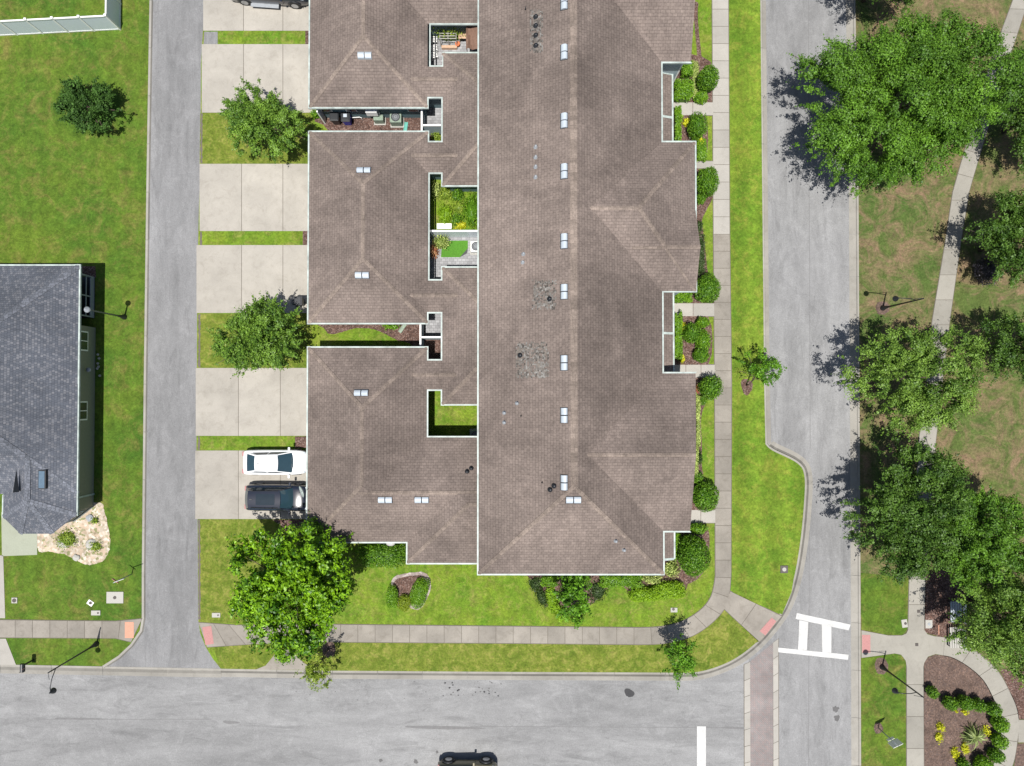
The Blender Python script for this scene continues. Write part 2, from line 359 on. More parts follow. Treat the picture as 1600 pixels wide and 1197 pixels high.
def tree(name, label, px, py, rx, ry, h, m, seed, nc=80, per=370, leaf=.135, crad=.16, base=None, group=None,
         cat='tree', low=.25, twig=.25, trunk_r=.14, elong=.62, pit=1.0, lumpy=.22, thr=-.28):
    """px,py = crown centre in the photo, rx,ry = crown radii in photo px"""
    rng = np.random.default_rng(seed); zc = h*(.5+low/2)
    c = W(px, py, zc); k = (CAMZ-zc)/F; rx *= k; ry *= k; rz = h*(1-low)/2
    b = W(base[0], base[1], 0) if base else Vector((c.x, c.y, 0))
    t = empty(name, (b.x, b.y, 0), 0, label, cat, group)
    off = np.array([c.x-b.x, c.y-b.y, zc])
    d = sph(rng, nc); d[:, 2] = np.abs(d[:, 2])*rng.choice([1, 1, 1, -.5], nc)
    ang = np.arctan2(d[:, 1], d[:, 0]); ph = rng.uniform(0, 6.28, 4)
    mod = 1+lumpy*(.5*np.sin(2*ang+ph[0])+.4*np.sin(3*ang+ph[1])+.4*np.sin(5*ang+ph[2]))
    fr = rng.uniform(.15, 1, nc)**.45*mod
    R3 = np.array([rx, ry, rz]); cs = crad*math.sqrt(rx*ry)*1.0
    mod = np.minimum(mod, 1.13)
    C = d*fr[:, None]*(R3-np.array([cs, cs, cs*.6])*.8)
    r = cs*rng.uniform(.65, 1.35, nc)
    ntw = int(nc*twig)                                  # thin outlying twigs for a ragged outline
    if ntw:
        a = rng.uniform(0, 6.28, ntw); md = 1+lumpy*(.5*np.sin(2*a+ph[0])+.4*np.sin(3*a+ph[1])+.4*np.sin(5*a+ph[2]))
        md = np.minimum(md, 1.1); zz = rng.uniform(-.5, .4, ntw)*rz; tip = rng.uniform(.88, 1.06, ntw)
        for q_, rr_ in ((.0, .5), (.33, .4), (.66, .3), (1., .2)):
            fr2 = (.74+(tip-.74)*q_)*md; a2 = a+rng.normal(size=ntw)*.02
            C = np.concatenate([C, np.stack([np.cos(a2)*rx*fr2, np.sin(a2)*ry*fr2, zz], 1)])
            r = np.concatenate([r, cs*rr_*rng.uniform(.8, 1.2, ntw)])
    n = np.maximum(12, (per*1.45*(r/cs)**2)).astype(int)
    idx = np.repeat(np.arange(len(C)), n); N = len(idx)
    dd = sph(rng, N); dd[:, 2] = np.abs(dd[:, 2])*np.where(rng.random(N) < .8, 1, -.6)
    rad = r[idx]*rng.uniform(.35, 1.12, N)**.7
    P = C[idx]+dd*rad[:, None]*np.array([1, 1, .75])
    # radial shoots
    if pit > 0:
        g = np.zeros(N)
        for lam in (2.3, 1.7, 1.4, 1.1, .9, .75):
            lam_ = lam*pit; kv = sph(rng, 1)[0]*np.array([1, 1, .5]); kv /= np.linalg.norm(kv); kv2 = sph(rng, 1)[0]*np.array([1, 1, .5]); kv2 /= np.linalg.norm(kv2)
            g += np.sin(P@kv*6.283/lam_+rng.uniform(0, 6))*np.sin(P@kv2*6.283/lam_+rng.uniform(0, 6))
        fcr = np.linalg.norm(P/R3, axis=1); keep = (g > thr) | (fcr < .58); P, Nn_, dd, idx = P[keep], None, dd[keep], idx[keep]; N = len(P)
    out = P/np.maximum(np.linalg.norm(P, axis=1, keepdims=True), .01)
    P = P+out*(rng.random(N)**6)[:, None]*cs*.7
    Nn = dd+rng.normal(size=(N, 3))*.42+np.array([0, 0, .2])
    S = leaf*rng.uniform(.6, 1.35, N)
    ti = np.clip(.45+.24*rng.normal(size=N)+.20*rng.normal(size=len(C))[idx], 0, 1)
    leaf_mesh('crown', P+off, Nn, S, ti, m, t, elong)
    mb = MB(); top = Vector(off)
    pts = [Vector((0, 0, -.1)), Vector((0, 0, h*low*.8))+top*.05, top*.75+Vector((0, 0, 0)), top+Vector((0, 0, rz*.4))]
    mb.tube(pts, [trunk_r*1.3, trunk_r, trunk_r*.6, trunk_r*.2], 8)
    order = rng.permutation(len(C))[:min(len(C), 14)]
    for i in order:
        e = Vector(C[i])+top; s = pts[1].lerp(pts[2], rng.uniform(.1, .95)); mid = s.lerp(e, .5)+Vector((0, 0, .12*rz))
        mb.tube([s, mid, e], [trunk_r*.4, trunk_r*.25, .015], 5, cap=False)
    mb.build('trunk', M['bark'], t, True)
    return t
def shrub_at(x, y, rx, ry, h, m, seed, label, name='shrub', cat='shrub', group=None, pw=2.0, rot=0, leaf=.12, dens=1.0, z=0, ragged=.04, parent=None):
    rng = np.random.default_rng(seed+77)
    area = math.pi*rx*ry*1.0+2*math.pi*math.sqrt((rx*rx+ry*ry)/2)*h*.7
    N = int(min(26000, max(60, area/(leaf*leaf)*3.6*dens)))
    d = sph(rng, N); d[:, 2] = np.abs(d[:, 2])
    e = 2.0/pw
    def sg(v, p): return np.sign(v)*np.abs(v)**p
    th = rng.uniform(0, 2*np.pi, N); ph = np.arcsin(rng.random(N)**.8)
    ct, st = np.cos(th), np.sin(th); cp, sp = np.cos(ph), np.sin(ph)
    ball = pw == 2.0 and h >= 1.0
    if ball:
        ph = np.arcsin(rng.uniform(-.75, 1, N)); cp, sp = np.cos(ph), np.sin(ph)
    bx, by, bz = sg(cp, e)*sg(ct, e), sg(cp, e)*sg(st, e), sg(sp, e)
    if ball: bz = .5+.5*bz
    q = 1-ragged*3*rng.random(N)**2+ragged*np.abs(rng.normal(size=N))
    if not ball:
        k_ = rng.random(N) < .62; u_ = rng.uniform(-1, 1, (4*N, 2)); ok = (np.abs(u_)**pw).sum(1) < .97; u_ = u_[ok][:N]
        if len(u_) == N:
            zt_ = (1-(np.abs(u_)**pw).sum(1))**(1/pw); bx = np.where(k_, u_[:, 0], bx); by = np.where(k_, u_[:, 1], by); bz = np.where(k_, zt_, bz)
    th = np.arctan2(by, bx); lump = 1+.05*np.sin(th*3+seed)+.04*np.sin(th*5+seed*2)
    P = np.stack([bx*rx*q*lump, by*ry*q*lump, .08+bz*(h-.08)*q], 1)+rng.normal(size=(N, 3))*leaf*.25
    Nn = np.stack([np.sign(bx)*np.abs(bx)**(pw-1), np.sign(by)*np.abs(by)**(pw-1), (bz if not ball else 2*bz-1)+.15], 1)+rng.normal(size=(N, 3))*.75
    c_, s_ = math.cos(rot), math.sin(rot); Rm = np.array([[c_, -s_, 0], [s_, c_, 0], [0, 0, 1]])
    P = P@Rm.T; Nn = Nn@Rm.T
    # solid heart of twigs
    K, J = 14, 6; ev = []
    for j in range(J):
        a = (j/(J-1))*math.pi/2 if not ball else -.9+(j/(J-1))*(math.pi/2+.9)
        for k in range(K):
            b = 2*math.pi*k/K; f = lambda v: math.copysign(abs(v)**e, v)
            x_, y_, z_ = f(math.cos(a))*f(math.cos(b))*rx*.82, f(math.cos(a))*f(math.sin(b))*ry*.82, (f(math.sin(a))*h*.86 if not ball else (.5+.42*math.sin(a))*h)
            ev.append((x_*c_-y_*s_, x_*s_+y_*c_, z_))
    ef = [(j*K+k, j*K+(k+1)%K, (j+1)*K+(k+1)%K, (j+1)*K+k) for j in range(J-1) for k in range(K)]
    ti = np.clip(.5+.28*rng.normal(size=N)+.15*np.sin(P[:, 0]*5+seed)*np.sin(P[:, 1]*5), 0, 1)
    o = leaf_mesh(name, P, Nn, leaf*rng.uniform(.6, 1.3, N), ti, m, parent, .62, (np.array(ev), ef, np.full(len(ef), .12)))
    o.location = (x, y, z); return tag(o, label, cat, group) if not parent else o
def shrub(x0, y0, x1, y1, h, m, seed, label, **kw):
    """bounding box in photo pixels as seen (crown seen at half its height)"""
    zc = h*.55+kw.get('z', 0); a, b = W(x0, y0, zc), W(x1, y1, zc)
    return shrub_at((a.x+b.x)/2, (a.y+b.y)/2, abs(b.x-a.x)/2, abs(b.y-a.y)/2, h, M[m], seed, label, **kw)

# ------------------------------------------------------------------ ground, roads, lawns
sheet('ground', [(-1500, -1500), (1500, -1500), (1500, 1500), (-1500, 1500)], -.14, M['ground'], px=False)
sheet('road', [(-2500, 1030), (1170, 1030), (1170, 1390), (-2500, 1400)], -.12, M['road'])
sheet('side_road', [(1170, -1800), (1341, -1800), (1341, 2500), (1170, 2500)], -.12, M['road2'])
lawnL = [(-2500, -1800), (240, -1800), (240, -500), (234, 0), (229, 300), (225, 600), (222, 900), (222, 965), (219, 985), (204, 1007), (185, 1025), (160, 1041), (0, 1038), (-2500, 1030)]
sheet('left_lawn', lawnL, 0, M['lawn_left'], thick=.13)
edge = [(345, 1045), (520, 1048), (800, 1050), (1040, 1051)] + curve([(1040, 1051), (1090, 1050), (1135, 1036), (1170, 1014), (1200, 984), (1225, 948), (1240, 905), (1250, 850), (1256, 790), (1257, 745), (1246, 724), (1207, 704), (1196, 694)], 6)[1:] + [(1194, 600), (1191, 300), (1188, 0), (1184, -500), (1184, -1800)]
lawnM = [(330, -1800), (322, -500), (320, 0), (314, 100), (313, 255), (310, 360), (308, 490), (307, 700), (309, 830), (310, 970), (313, 990), (322, 1012), (333, 1030)] + edge
sheet('middle_lawn', lawnM, 0, M['lawn_mid'], thick=.13)
sheet('right_lawn', [(1342, -1800), (4000, -1800), (4000, 2500), (1344, 2500), (1345, 1197), (1344, 900), (1341, 300), (1336, 0)], 0, M['park'], thick=.13)
sheet('alley', [(246, -1800), (334, -1800), (326, -500), (323.5, 0), (318, 75), (317, 100), (317, 170), (314.5, 255), (313, 360), (311, 490), (309.5, 700), (311, 830), (312, 970), (316, 990), (326, 1012), (350, 1047), (160, 1041), (190, 1025), (208, 1005), (221, 985), (226, 965), (226, 900), (228, 600), (232, 300), (238, 0), (242, -500)], -.03, M['alley'], thick=.085)
# bright strip between pavement and kerb, verge by the E-W road, darker lawns near the alley
st = [(1139, -500), (1139, 0), (1141, 300), (1144, 600), (1144, 925), (1163, 936), (1222, 960)]
sheet('verge_strip', st+[(1237, 925)]+[p for p in edge if p[1] < 906 and p[1] > -600 and p[0] > 1180], .006, M['strip'])
sheet('south_verge', [(345, 1045.5), (333, 1011), (420, 1005), (520, 1004), (800, 1006), (1035, 1008), (1075, 997), (1112, 974), (1131, 953), (1186, 1002)]+[p for p in edge[::-1] if p[1] > 1000 and p[0] < 1186], .006, M['verge'])
sheet('alley_side_lawn', [(309, 811), (480, 811), (480, 850), (452, 975), (310, 973)], .006, M['verge'])
sheet('alley_verge', [(313, 176), (490, 176), (485, 256), (312, 256)], .006, M['verge'])
sheet('alley_verge', [(309, 490), (490, 490), (480, 575), (308, 575)], .006, M['verge'])

re_ = random.Random(8)
for ya, yb in ((177, 255), (362, 383), (491, 574), (682, 703), (812, 968)):
    ys = [ya+(yb-ya)*k/max(4, int((yb-ya)/3)) for k in range(max(4, int((yb-ya)/3))+1)]; ex_ = lambda y: 314.8-(y-177)*.0045 if y < 490 else (311.5-(y-490)*.004 if y < 811 else 310.8+(y-811)*.004)
    sheet('dirt_edge', [(ex_(y)+1.2+re_.uniform(-.2, 1.3), y) for y in ys]+[(ex_(y)-.9+re_.uniform(-1.1, .4), y) for y in ys[::-1]], .009, M['joint'])
sheet('mulch_bed', [(118, 416), (149, 416), (150, 434), (118, 430)], .011, M['mulch'])
def ribbon(name, pts, prof, m, side=1, kind='structure'):
    """sweep a (offset, z, tint) profile along a ground polyline given in photo pixels"""
    P = [W(a, b) for a, b in pts]; mb = MB(); n = len(P); rings = []
    for i in range(n):
        a = (P[i]-P[i-1]).normalized() if i else (P[1]-P[0]).normalized()
        b = (P[i+1]-P[i]).normalized() if i < n-1 else a
        t = (a+b).normalized(); nn = Vector((t.y, -t.x, 0))*side; nn /= max(.5, (a.dot(t)))
        rings.append([P[i]+nn*o+Vector((0, 0, z)) for o, z, _ in prof])
    for i in range(n-1):
        L = (P[i+1]-P[i]).length; k = max(1, int(L/3.0))
        for j in range(k):
            f0, f1 = j/k, (j+1)/k-(.02/L if k > 1 else 0)
            for q in range(len(prof)-1):
                A = rings[i][q].lerp(rings[i+1][q], f0); B = rings[i][q].lerp(rings[i+1][q], f1)
                C = rings[i][q+1].lerp(rings[i+1][q+1], f1); D = rings[i][q+1].lerp(rings[i+1][q+1], f0)
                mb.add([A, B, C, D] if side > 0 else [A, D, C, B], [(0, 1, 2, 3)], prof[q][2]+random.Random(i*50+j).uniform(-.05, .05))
    return tag(mb.build(name, m), kind=kind)
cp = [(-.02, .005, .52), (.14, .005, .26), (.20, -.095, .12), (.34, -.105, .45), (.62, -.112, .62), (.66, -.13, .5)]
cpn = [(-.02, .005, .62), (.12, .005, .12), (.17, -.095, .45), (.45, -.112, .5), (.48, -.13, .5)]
i1 = next(i for i, p in enumerate(edge) if p[0] > 1190 and p[1] < 700)
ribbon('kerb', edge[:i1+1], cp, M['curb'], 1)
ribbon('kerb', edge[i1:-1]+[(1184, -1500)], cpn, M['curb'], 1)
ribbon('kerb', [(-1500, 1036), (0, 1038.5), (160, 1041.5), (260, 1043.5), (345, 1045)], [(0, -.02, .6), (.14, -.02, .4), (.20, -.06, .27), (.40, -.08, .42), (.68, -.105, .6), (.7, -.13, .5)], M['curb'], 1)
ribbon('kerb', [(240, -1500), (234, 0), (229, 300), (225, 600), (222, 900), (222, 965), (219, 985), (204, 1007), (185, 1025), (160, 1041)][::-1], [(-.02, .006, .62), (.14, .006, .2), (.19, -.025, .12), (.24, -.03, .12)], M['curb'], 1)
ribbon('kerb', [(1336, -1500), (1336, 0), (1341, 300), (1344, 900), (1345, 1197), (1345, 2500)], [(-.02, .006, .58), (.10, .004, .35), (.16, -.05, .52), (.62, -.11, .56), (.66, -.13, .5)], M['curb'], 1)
# gutter ends where the alley meets the road, long paving seams, white markings, brick crossing
def strip(name, a, b, wpx, z, m, kind='structure'):
    d = Vector((b[0]-a[0], b[1]-a[1])).normalized(); n = Vector((-d.y, d.x))*wpx/2
    return sheet(name, [(a[0]+n.x, a[1]+n.y), (b[0]+n.x, b[1]+n.y), (b[0]-n.x, b[1]-n.y), (a[0]-n.x, a[1]-n.y)], z, m, kind)
strip('pavement_seam', (1262, -300), (1266, 700), .6, -.114, M['seam'])
strip('pavement_seam', (1265, 745), (1263, 1250), .6, -.114, M['seam'])
strip('pavement_seam', (735, 1135), (1140, 1137), .6, -.114, M['seam'])
strip('pavement_seam', (60, 1124), (330, 1124), .6, -.114, M['seam'])
sheet('crossing_marking', [(1245, 958), (1329, 976), (1326, 985), (1243, 967)], -.110, M['mark'])
sheet('crossing_marking', [(1216, 1012), (1326, 1023), (1325, 1031), (1215, 1019)], -.110, M['mark'])
sheet('crossing_marking', [(1249, 969), (1263, 972), (1260.5, 1016), (1247, 1015)], -.106, M['mark'])
sheet('crossing_marking', [(1284, 975), (1299, 979), (1299, 1020), (1285, 1019)], -.106, M['mark'])
sheet('stop_line', [(1089, 1135), (1103, 1135), (1103, 1420), (1089, 1420)], -.110, M['mark'])
sheet('brick_crossing', [(1172, 1034), (1208, 1004), (1208, 1390), (1173, 1390)], -.112, M['brick'])
def slabs(name, Lp, Rp, step, z, m, under=True, gap=.035, z0=None, oldfrom=None, seed=1):
    """rows of concrete slabs between two ground polylines (photo px, same count)"""
    rr = random.Random(seed); mb = MB(); ub = MB()
    L = [W(a, b, z) for a, b in Lp]; Q = [W(a, b, z) for a, b in Rp]
    acc = [0]
    for i in range(1, len(L)): acc.append(acc[-1]+((L[i]+Q[i])-(L[i-1]+Q[i-1])).length/2)
    def at(s):
        for i in range(1, len(L)):
            if s <= acc[i]+1e-6:
                f = (s-acc[i-1])/max(1e-6, acc[i]-acc[i-1]); return L[i-1].lerp(L[i], f), Q[i-1].lerp(Q[i], f)
        return L[-1], Q[-1]
    n = max(1, round(acc[-1]/step)); st_ = acc[-1]/n
    for i in range(n):
        cuts = [i*st_+gap/2]+[a for a in acc if i*st_+gap < a < (i+1)*st_-gap]+[(i+1)*st_-gap/2]
        t = .5+rr.uniform(-.1, .1)
        for a, b in zip(cuts, cuts[1:]):
            p, q = at(a); p2, q2 = at(b); mb.add([p, q, q2, p2], [(0, 1, 2, 3)], t)
    me = mb.build(name, m); tag(me, kind='structure')
    down = Vector((0, 0, -.012))
    ex = [(L[i]-Q[i]).normalized()*.05 for i in range(len(L))]
    for i in range(len(L)-1): ub.add([L[i]+ex[i]+down, Q[i]-ex[i]+down, Q[i+1]-ex[i+1]+down, L[i+1]+ex[i+1]+down], [(0, 1, 2, 3)], .5)
    tag(ub.build(name+'_bed', M['joint']), kind='structure')
for a, b in (((1163, 1038), (1172, 1034)), ((1208, 1004), (1216, 998))):
    slabs('crossing_edge_band', [a, (a[0]+1, 1400)], [b, (b[0]+1, 1400)], 1.25, -.106, M['walk'])
# pavements: along the E-W road, round the corner and up along the houses
slabs('footpath', [(1112, -200), (1113, 0), (1115, 366)], [(1138, -200), (1138, 0), (1140, 366)], 1.3, .024, M['walk'], seed=3)
inn = [(1115, 366), (1117, 600), (1118, 900)]+curve([(1118, 900), (1112, 930), (1096, 952), (1068, 970), (1035, 979), (1000, 981)], 5)[1:]+[(800, 979), (520, 976), (370, 977), (310, 973)]
out = [(1140, 366), (1143, 600), (1142, 900)]+curve([(1142, 900), (1137, 940), (1118, 968), (1083, 993), (1040, 1005), (1000, 1007)], 5)[1:]+[(800, 1005), (520, 1003), (400, 1006), (323, 1011)]
slabs('footpath', inn, out, 1.28, .024, M['walkold'], seed=4)
slabs('footpath', [(-600, 966), (0, 969), (180, 971), (222, 967)], [(-600, 993), (0, 996), (180, 997), (205, 1003)], 1.27, .024, M['walkold'], seed=5)
slabs('corner_footpath', [(1141, 924), (1222, 963)], [(1130, 950), (1187, 1003)], 1.6, .018, M['walkold'], seed=6)
sheet('tactile_paving', [(1206, 965), (1213, 971), (1196, 993), (1187, 986)], .032, M['pad'])
sheet('tactile_paving', [(316, 980), (330, 978), (334, 1006), (321, 1008)], .032, M['pad'])
sheet('tactile_paving', [(195, 972), (209, 972), (209, 997), (195, 997)], .032, M['pad2'])
sheet('tactile_paving', [(1347, 992), (1360, 992), (1360, 1020), (1347, 1020)], .032, M['pad'])
# left edge: neighbour's drive apron and path
sheet('neighbour_driveway', [(-300, 997.5), (9, 998), (25, 1039), (-300, 1036)], .022, M['walk'])
sheet('neighbour_driveway', [(-300, 868), (5, 868), (8, 966), (-300, 966)], .022, M['walk'])
sheet('garden_path', [(2, 800), (58, 832), (58, 867), (3, 869)], .022, M['green_walk'])
# driveways (two rows of slabs each)
for k, (ya, yb, xr) in enumerate([(-60, 48, 500), (69, 176, 500), (256, 361, 495), (383, 489, 495), (575, 681, 492), (704, 811, 492)]):
    xl = 320-(ya+60)*.018 if ya < 300 else 309.5-(ya-383)*.006
    xl -= 2.5
    xs = [xl, 377.5+(3 if ya < 100 else 0)-(5 if ya > 500 else 0), 442-(4 if ya > 500 else 0), xr]
    Lp = [(x, ya+.012*(400-x)*0) for x in xs]; mb = MB()
    for i in range(3):
        a, b, c, d = W(xs[i]+(.4 if i else 0), ya, .026), W(xs[i+1]-.4, ya, .026), W(xs[i+1]-.4, yb, .026), W(xs[i]+(.4 if i else 0), yb, .026)
        mb.add([d, c, b, a], [(0, 1, 2, 3)], .5+(-.03, .03, 0)[i]+(k-2)*-.02*(k > 2))
    for a, b in ((W(xs[0], yb, .026), W(xs[0], ya, .026)),):
        mb.add([a, b, b-Vector((0, 0, .12)), a-Vector((0, 0, .12))], [(0, 1, 2, 3)], .2)
    tag(mb.build('driveway', M['drive']), kind='structure')
    sheet('driveway_joint', [(xs[0]+2, ya+.5), (xr-1, ya+.5), (xr-1, yb-.5), (xs[0]+2, yb-.5)], .014, M['joint'])
sheet('driveway_infill', [(319, 49.5), (340, 49.5), (340, 70), (318, 71)], .010, M['alley'])
# walkways to the front doors
for i, (x0, y0, x1, y1) in enumerate([(1050, 160, 1113, 180), (1086, 252, 1114, 263), (1048, 474, 1116, 494), (1048, 570, 1117, 590), (1070, 797, 1118, 817)]):
    slabs('front_walk', [(x0, y0), (x1+2, y0)], [(x0, y1), (x1+2, y1)], 1.35, .020, M['walk'], seed=20+i)
# park paths on the right
slabs('park_path', [(1600, -60), (1583, 0), (1551, 86), (1498, 268), (1489, 300), (1477, 380), (1457, 500), (1446, 600), (1436, 690), (1428, 800), (1421, 900), (1419, 985)],
      [(1626, -60), (1607, 0), (1577, 90), (1521, 275), (1514, 300), (1501, 380), (1484, 500), (1472, 600), (1462, 690), (1454, 800), (1446, 900), (1444, 985)], 1.9, .024, M['path'], seed=8)
slabs('park_path', [(1417, 1020), (1417, 1100), (1417, 1320)], [(1443, 1020), (1443, 1100), (1444, 1320)], 2.2, .024, M['path'], seed=9)
sheet('path_crossing', [(1346, 985), (1388, 993), (1409, 993), (1416, 990), (1419, 984), (1444, 984), (1449, 991), (1459, 994), (1476, 996), (1474, 1024), (1462, 1022), (1450, 1026), (1444, 1036), (1443, 1042), (1417, 1042), (1415, 1032), (1408, 1023), (1398, 1021), (1346, 1028)], .030, M['path'])
arcO = curve([(1476, 996), (1500, 1003), (1532, 1023), (1560, 1050), (1577, 1080), (1588, 1105), (1592, 1130), (1590, 1155), (1582, 1196), (1560, 1235), (1520, 1260)], 4)
arcI = curve([(1474, 1024), (1490, 1028), (1514, 1042), (1537, 1063), (1553, 1092), (1562, 1114), (1565, 1131), (1564, 1152), (1557, 1184), (1540, 1212), (1506, 1236)], 4)
slabs('round_path', arcO, arcI, 1.9, .024, M['path'], seed=10)
sheet('park_path', [(1592, 1125), (1700, 1125), (1700, 1160), (1591, 1160)], .018, M['path'])
sheet('lawn_strip', [(1345.5, 1028.5), (1398, 1021.5), (1408, 1023.5), (1415, 1032), (1417, 1042), (1417, 1320), (1346, 1320)], .010, M['lawn_left'])
sheet('lawn_strip', [(1345, 895), (1421, 903), (1418, 983), (1410, 992), (1388, 992), (1346, 984)], .010, M['lawn_left'])
# beds
sheet('mulch_bed', [(1443, 1042), (1445, 1034), (1450, 1027), (1462, 1023)]+arcI[1:]+[(1445, 1270)], .012, M['mulchd'])
sheet('mulch_bed', blob([(1446, 902), (1500, 900), (1500, 998), (1459, 992), (1449, 989), (1445, 980)], .3), .012, M['mulch'])
sheet('mulch_bed', [(1562, 1046), (1640, 1046), (1640, 1124), (1592, 1124), (1578, 1080)], .012, M['mulch'])
sheet('mulch_bed', [(1590, 1162), (1640, 1162), (1640, 1230), (1584, 1200)], .012, M['mulchd'])
sheet('mulch_bed', blob([(813, 890), (822, 899), (840, 915), (850, 940), (864, 957), (872, 950), (900, 955), (925, 944), (940, 925), (957, 917), (975, 918), (985, 925), (1010, 915), (1045, 915), (1065, 912), (1071, 922), (1078, 900), (1072, 880), (900, 870), (820, 880)], .5), .012, M['mulch'])
sheet('mulch_bed', blob([(611, 912), (618, 900), (640, 895), (660, 894), (671, 902), (673, 918), (667, 936), (655, 952), (640, 950), (625, 948), (612, 935)], .5), .012, M['stone'])
sheet('mulch_bed', blob([(614, 914), (622, 904), (640, 900), (656, 899), (665, 906), (667, 918), (662, 932), (650, 944), (630, 940), (618, 930)], .4), .017, M['mulch'])
for i, p in enumerate([[(1083, 5), (1091, 5), (1090, 20), (1092, 50), (1096, 85), (1099, 105), (1092, 105), (1089, 80), (1086, 50), (1084, 25)],
          [(1050, 90), (1110, 96), (1113, 160), (1050, 160)], [(1048, 180), (1101, 180), (1103, 252), (1084, 252), (1048, 230)],
          [(1082, 263), (1113, 300), (1103, 330), (1097, 345), (1101, 380), (1106, 425), (1113, 440), (1116, 474), (1048, 474), (1080, 380)],
          [(1048, 494), (1106, 494), (1107, 569), (1048, 569)], [(1048, 589), (1116, 590), (1105, 625), (1096, 650), (1097, 700), (1096, 720), (1100, 745), (1110, 770), (1115, 797), (1060, 797)],
          [(1048, 817), (1100, 817), (1108, 860), (1090, 905), (1040, 910)]]):
    sheet('mulch_bed', blob(p, .3, 4, i), .011+.0005*i, M['mulch'])
sheet('side_yard_bed', [(492, 172), (662, 172), (662, 215), (522, 215), (505, 195), (492, 190)], .012, M['mulch'])
sheet('side_yard_bed', blob([(494, 498), (660, 498), (662, 555), (640, 537), (620, 531), (600, 521), (580, 514), (555, 513), (530, 520), (515, 522), (505, 512)], .5), .012, M['mulch'])
for p in ([(477, 47), (490, 47), (490, 70), (477, 70)], [(473, 361), (488, 361), (488, 384), (473, 384)], [(461, 682), (486, 682), (486, 700), (461, 700)], [(425, 812), (500, 812), (510, 840), (450, 835), (440, 822)]):
    sheet('mulch_bed', p, .012, M['mulch'])
sheet('gravel_bed', blob([(60, 800), (150, 785), (163, 800), (170, 830), (172, 855), (162, 875), (140, 883), (118, 875), (100, 866), (75, 862), (59, 858)], .9), .012, M['gravel'])
sheet('mulch_ring', blob([(1158, 596), (1166, 592), (1175, 597), (1175, 608), (1167, 618), (1160, 610)], .6), .016, M['mulch'])
sheet('mulch_ring', blob([(1370, 474), (1384, 472), (1390, 482), (1382, 491), (1371, 489)], .8), .016, M['mulchd'])
sheet('mulch_ring', blob([(1368, 1032), (1380, 1028), (1388, 1040), (1382, 1053), (1370, 1050)], .8), .016, M['mulchd'])
sheet('mulch_ring', blob([(505, 1004), (520, 1004), (524, 1018), (515, 1028), (504, 1020)], .8), .016, M['mulchd'])
sheet('sandy_patch', blob([(1366, 1133), (1374, 1129), (1380, 1138), (1376, 1145), (1368, 1145)], .6), .016, M['mulchd'])
rs = random.Random(5)
sheet('tar_patch', blob([(976, 1078), (982, 1076), (991, 1082), (989, 1088), (982, 1089), (977, 1085)], .4), -.108, M['tar'])
for i in range(46):
    x = rs.choice([rs.gauss(712, 22), rs.gauss(765, 16)]) if i < 34 else rs.uniform(420, 700); y = rs.choice([1067, 1078, 1083])+rs.gauss(0, 2.5) if i < 34 else rs.uniform(1065, 1095)
    r = rs.uniform(.5, 1.7) if i < 34 else .7
    sheet('oil_stain', [(x+math.cos(a)*r*rs.uniform(.7, 1.3), y+math.sin(a)*r*rs.uniform(.6, 1.1)) for a in [k*math.pi/4 for k in range(8)]], -.1135+i*.0001, M['tar'] if i % 2 else M['stain'])
for x, y, r in ((1306, 1108, 5), (1308, 1122, 4), (683, 1175, 2), (650, 1190, 3), (595, 1188, 2.5)):
    sheet('oil_stain', blob([(x+math.cos(k)*r, y+math.sin(k)*r*1.2) for k in range(6)], r*.35, 3, x), -.1085, M['stain'])

for x0, y0, x1, y1, w_ in ((640, 1136, 760, 1138, 3.5), (90, 1123, 170, 1124, 2.5), (350, 1128, 375, 1129, 4), (1130, 1137, 1190, 1138, 3)):
    sheet('tyre_scuff', blob([(x0, y0-w_/2), ((x0+x1)/2, y0-w_/3), (x1, y1), ((x0+x1)/2, y1+w_/2), (x0, y0+w_/3)], .4, 4, x0), -.1137, M['seam'])
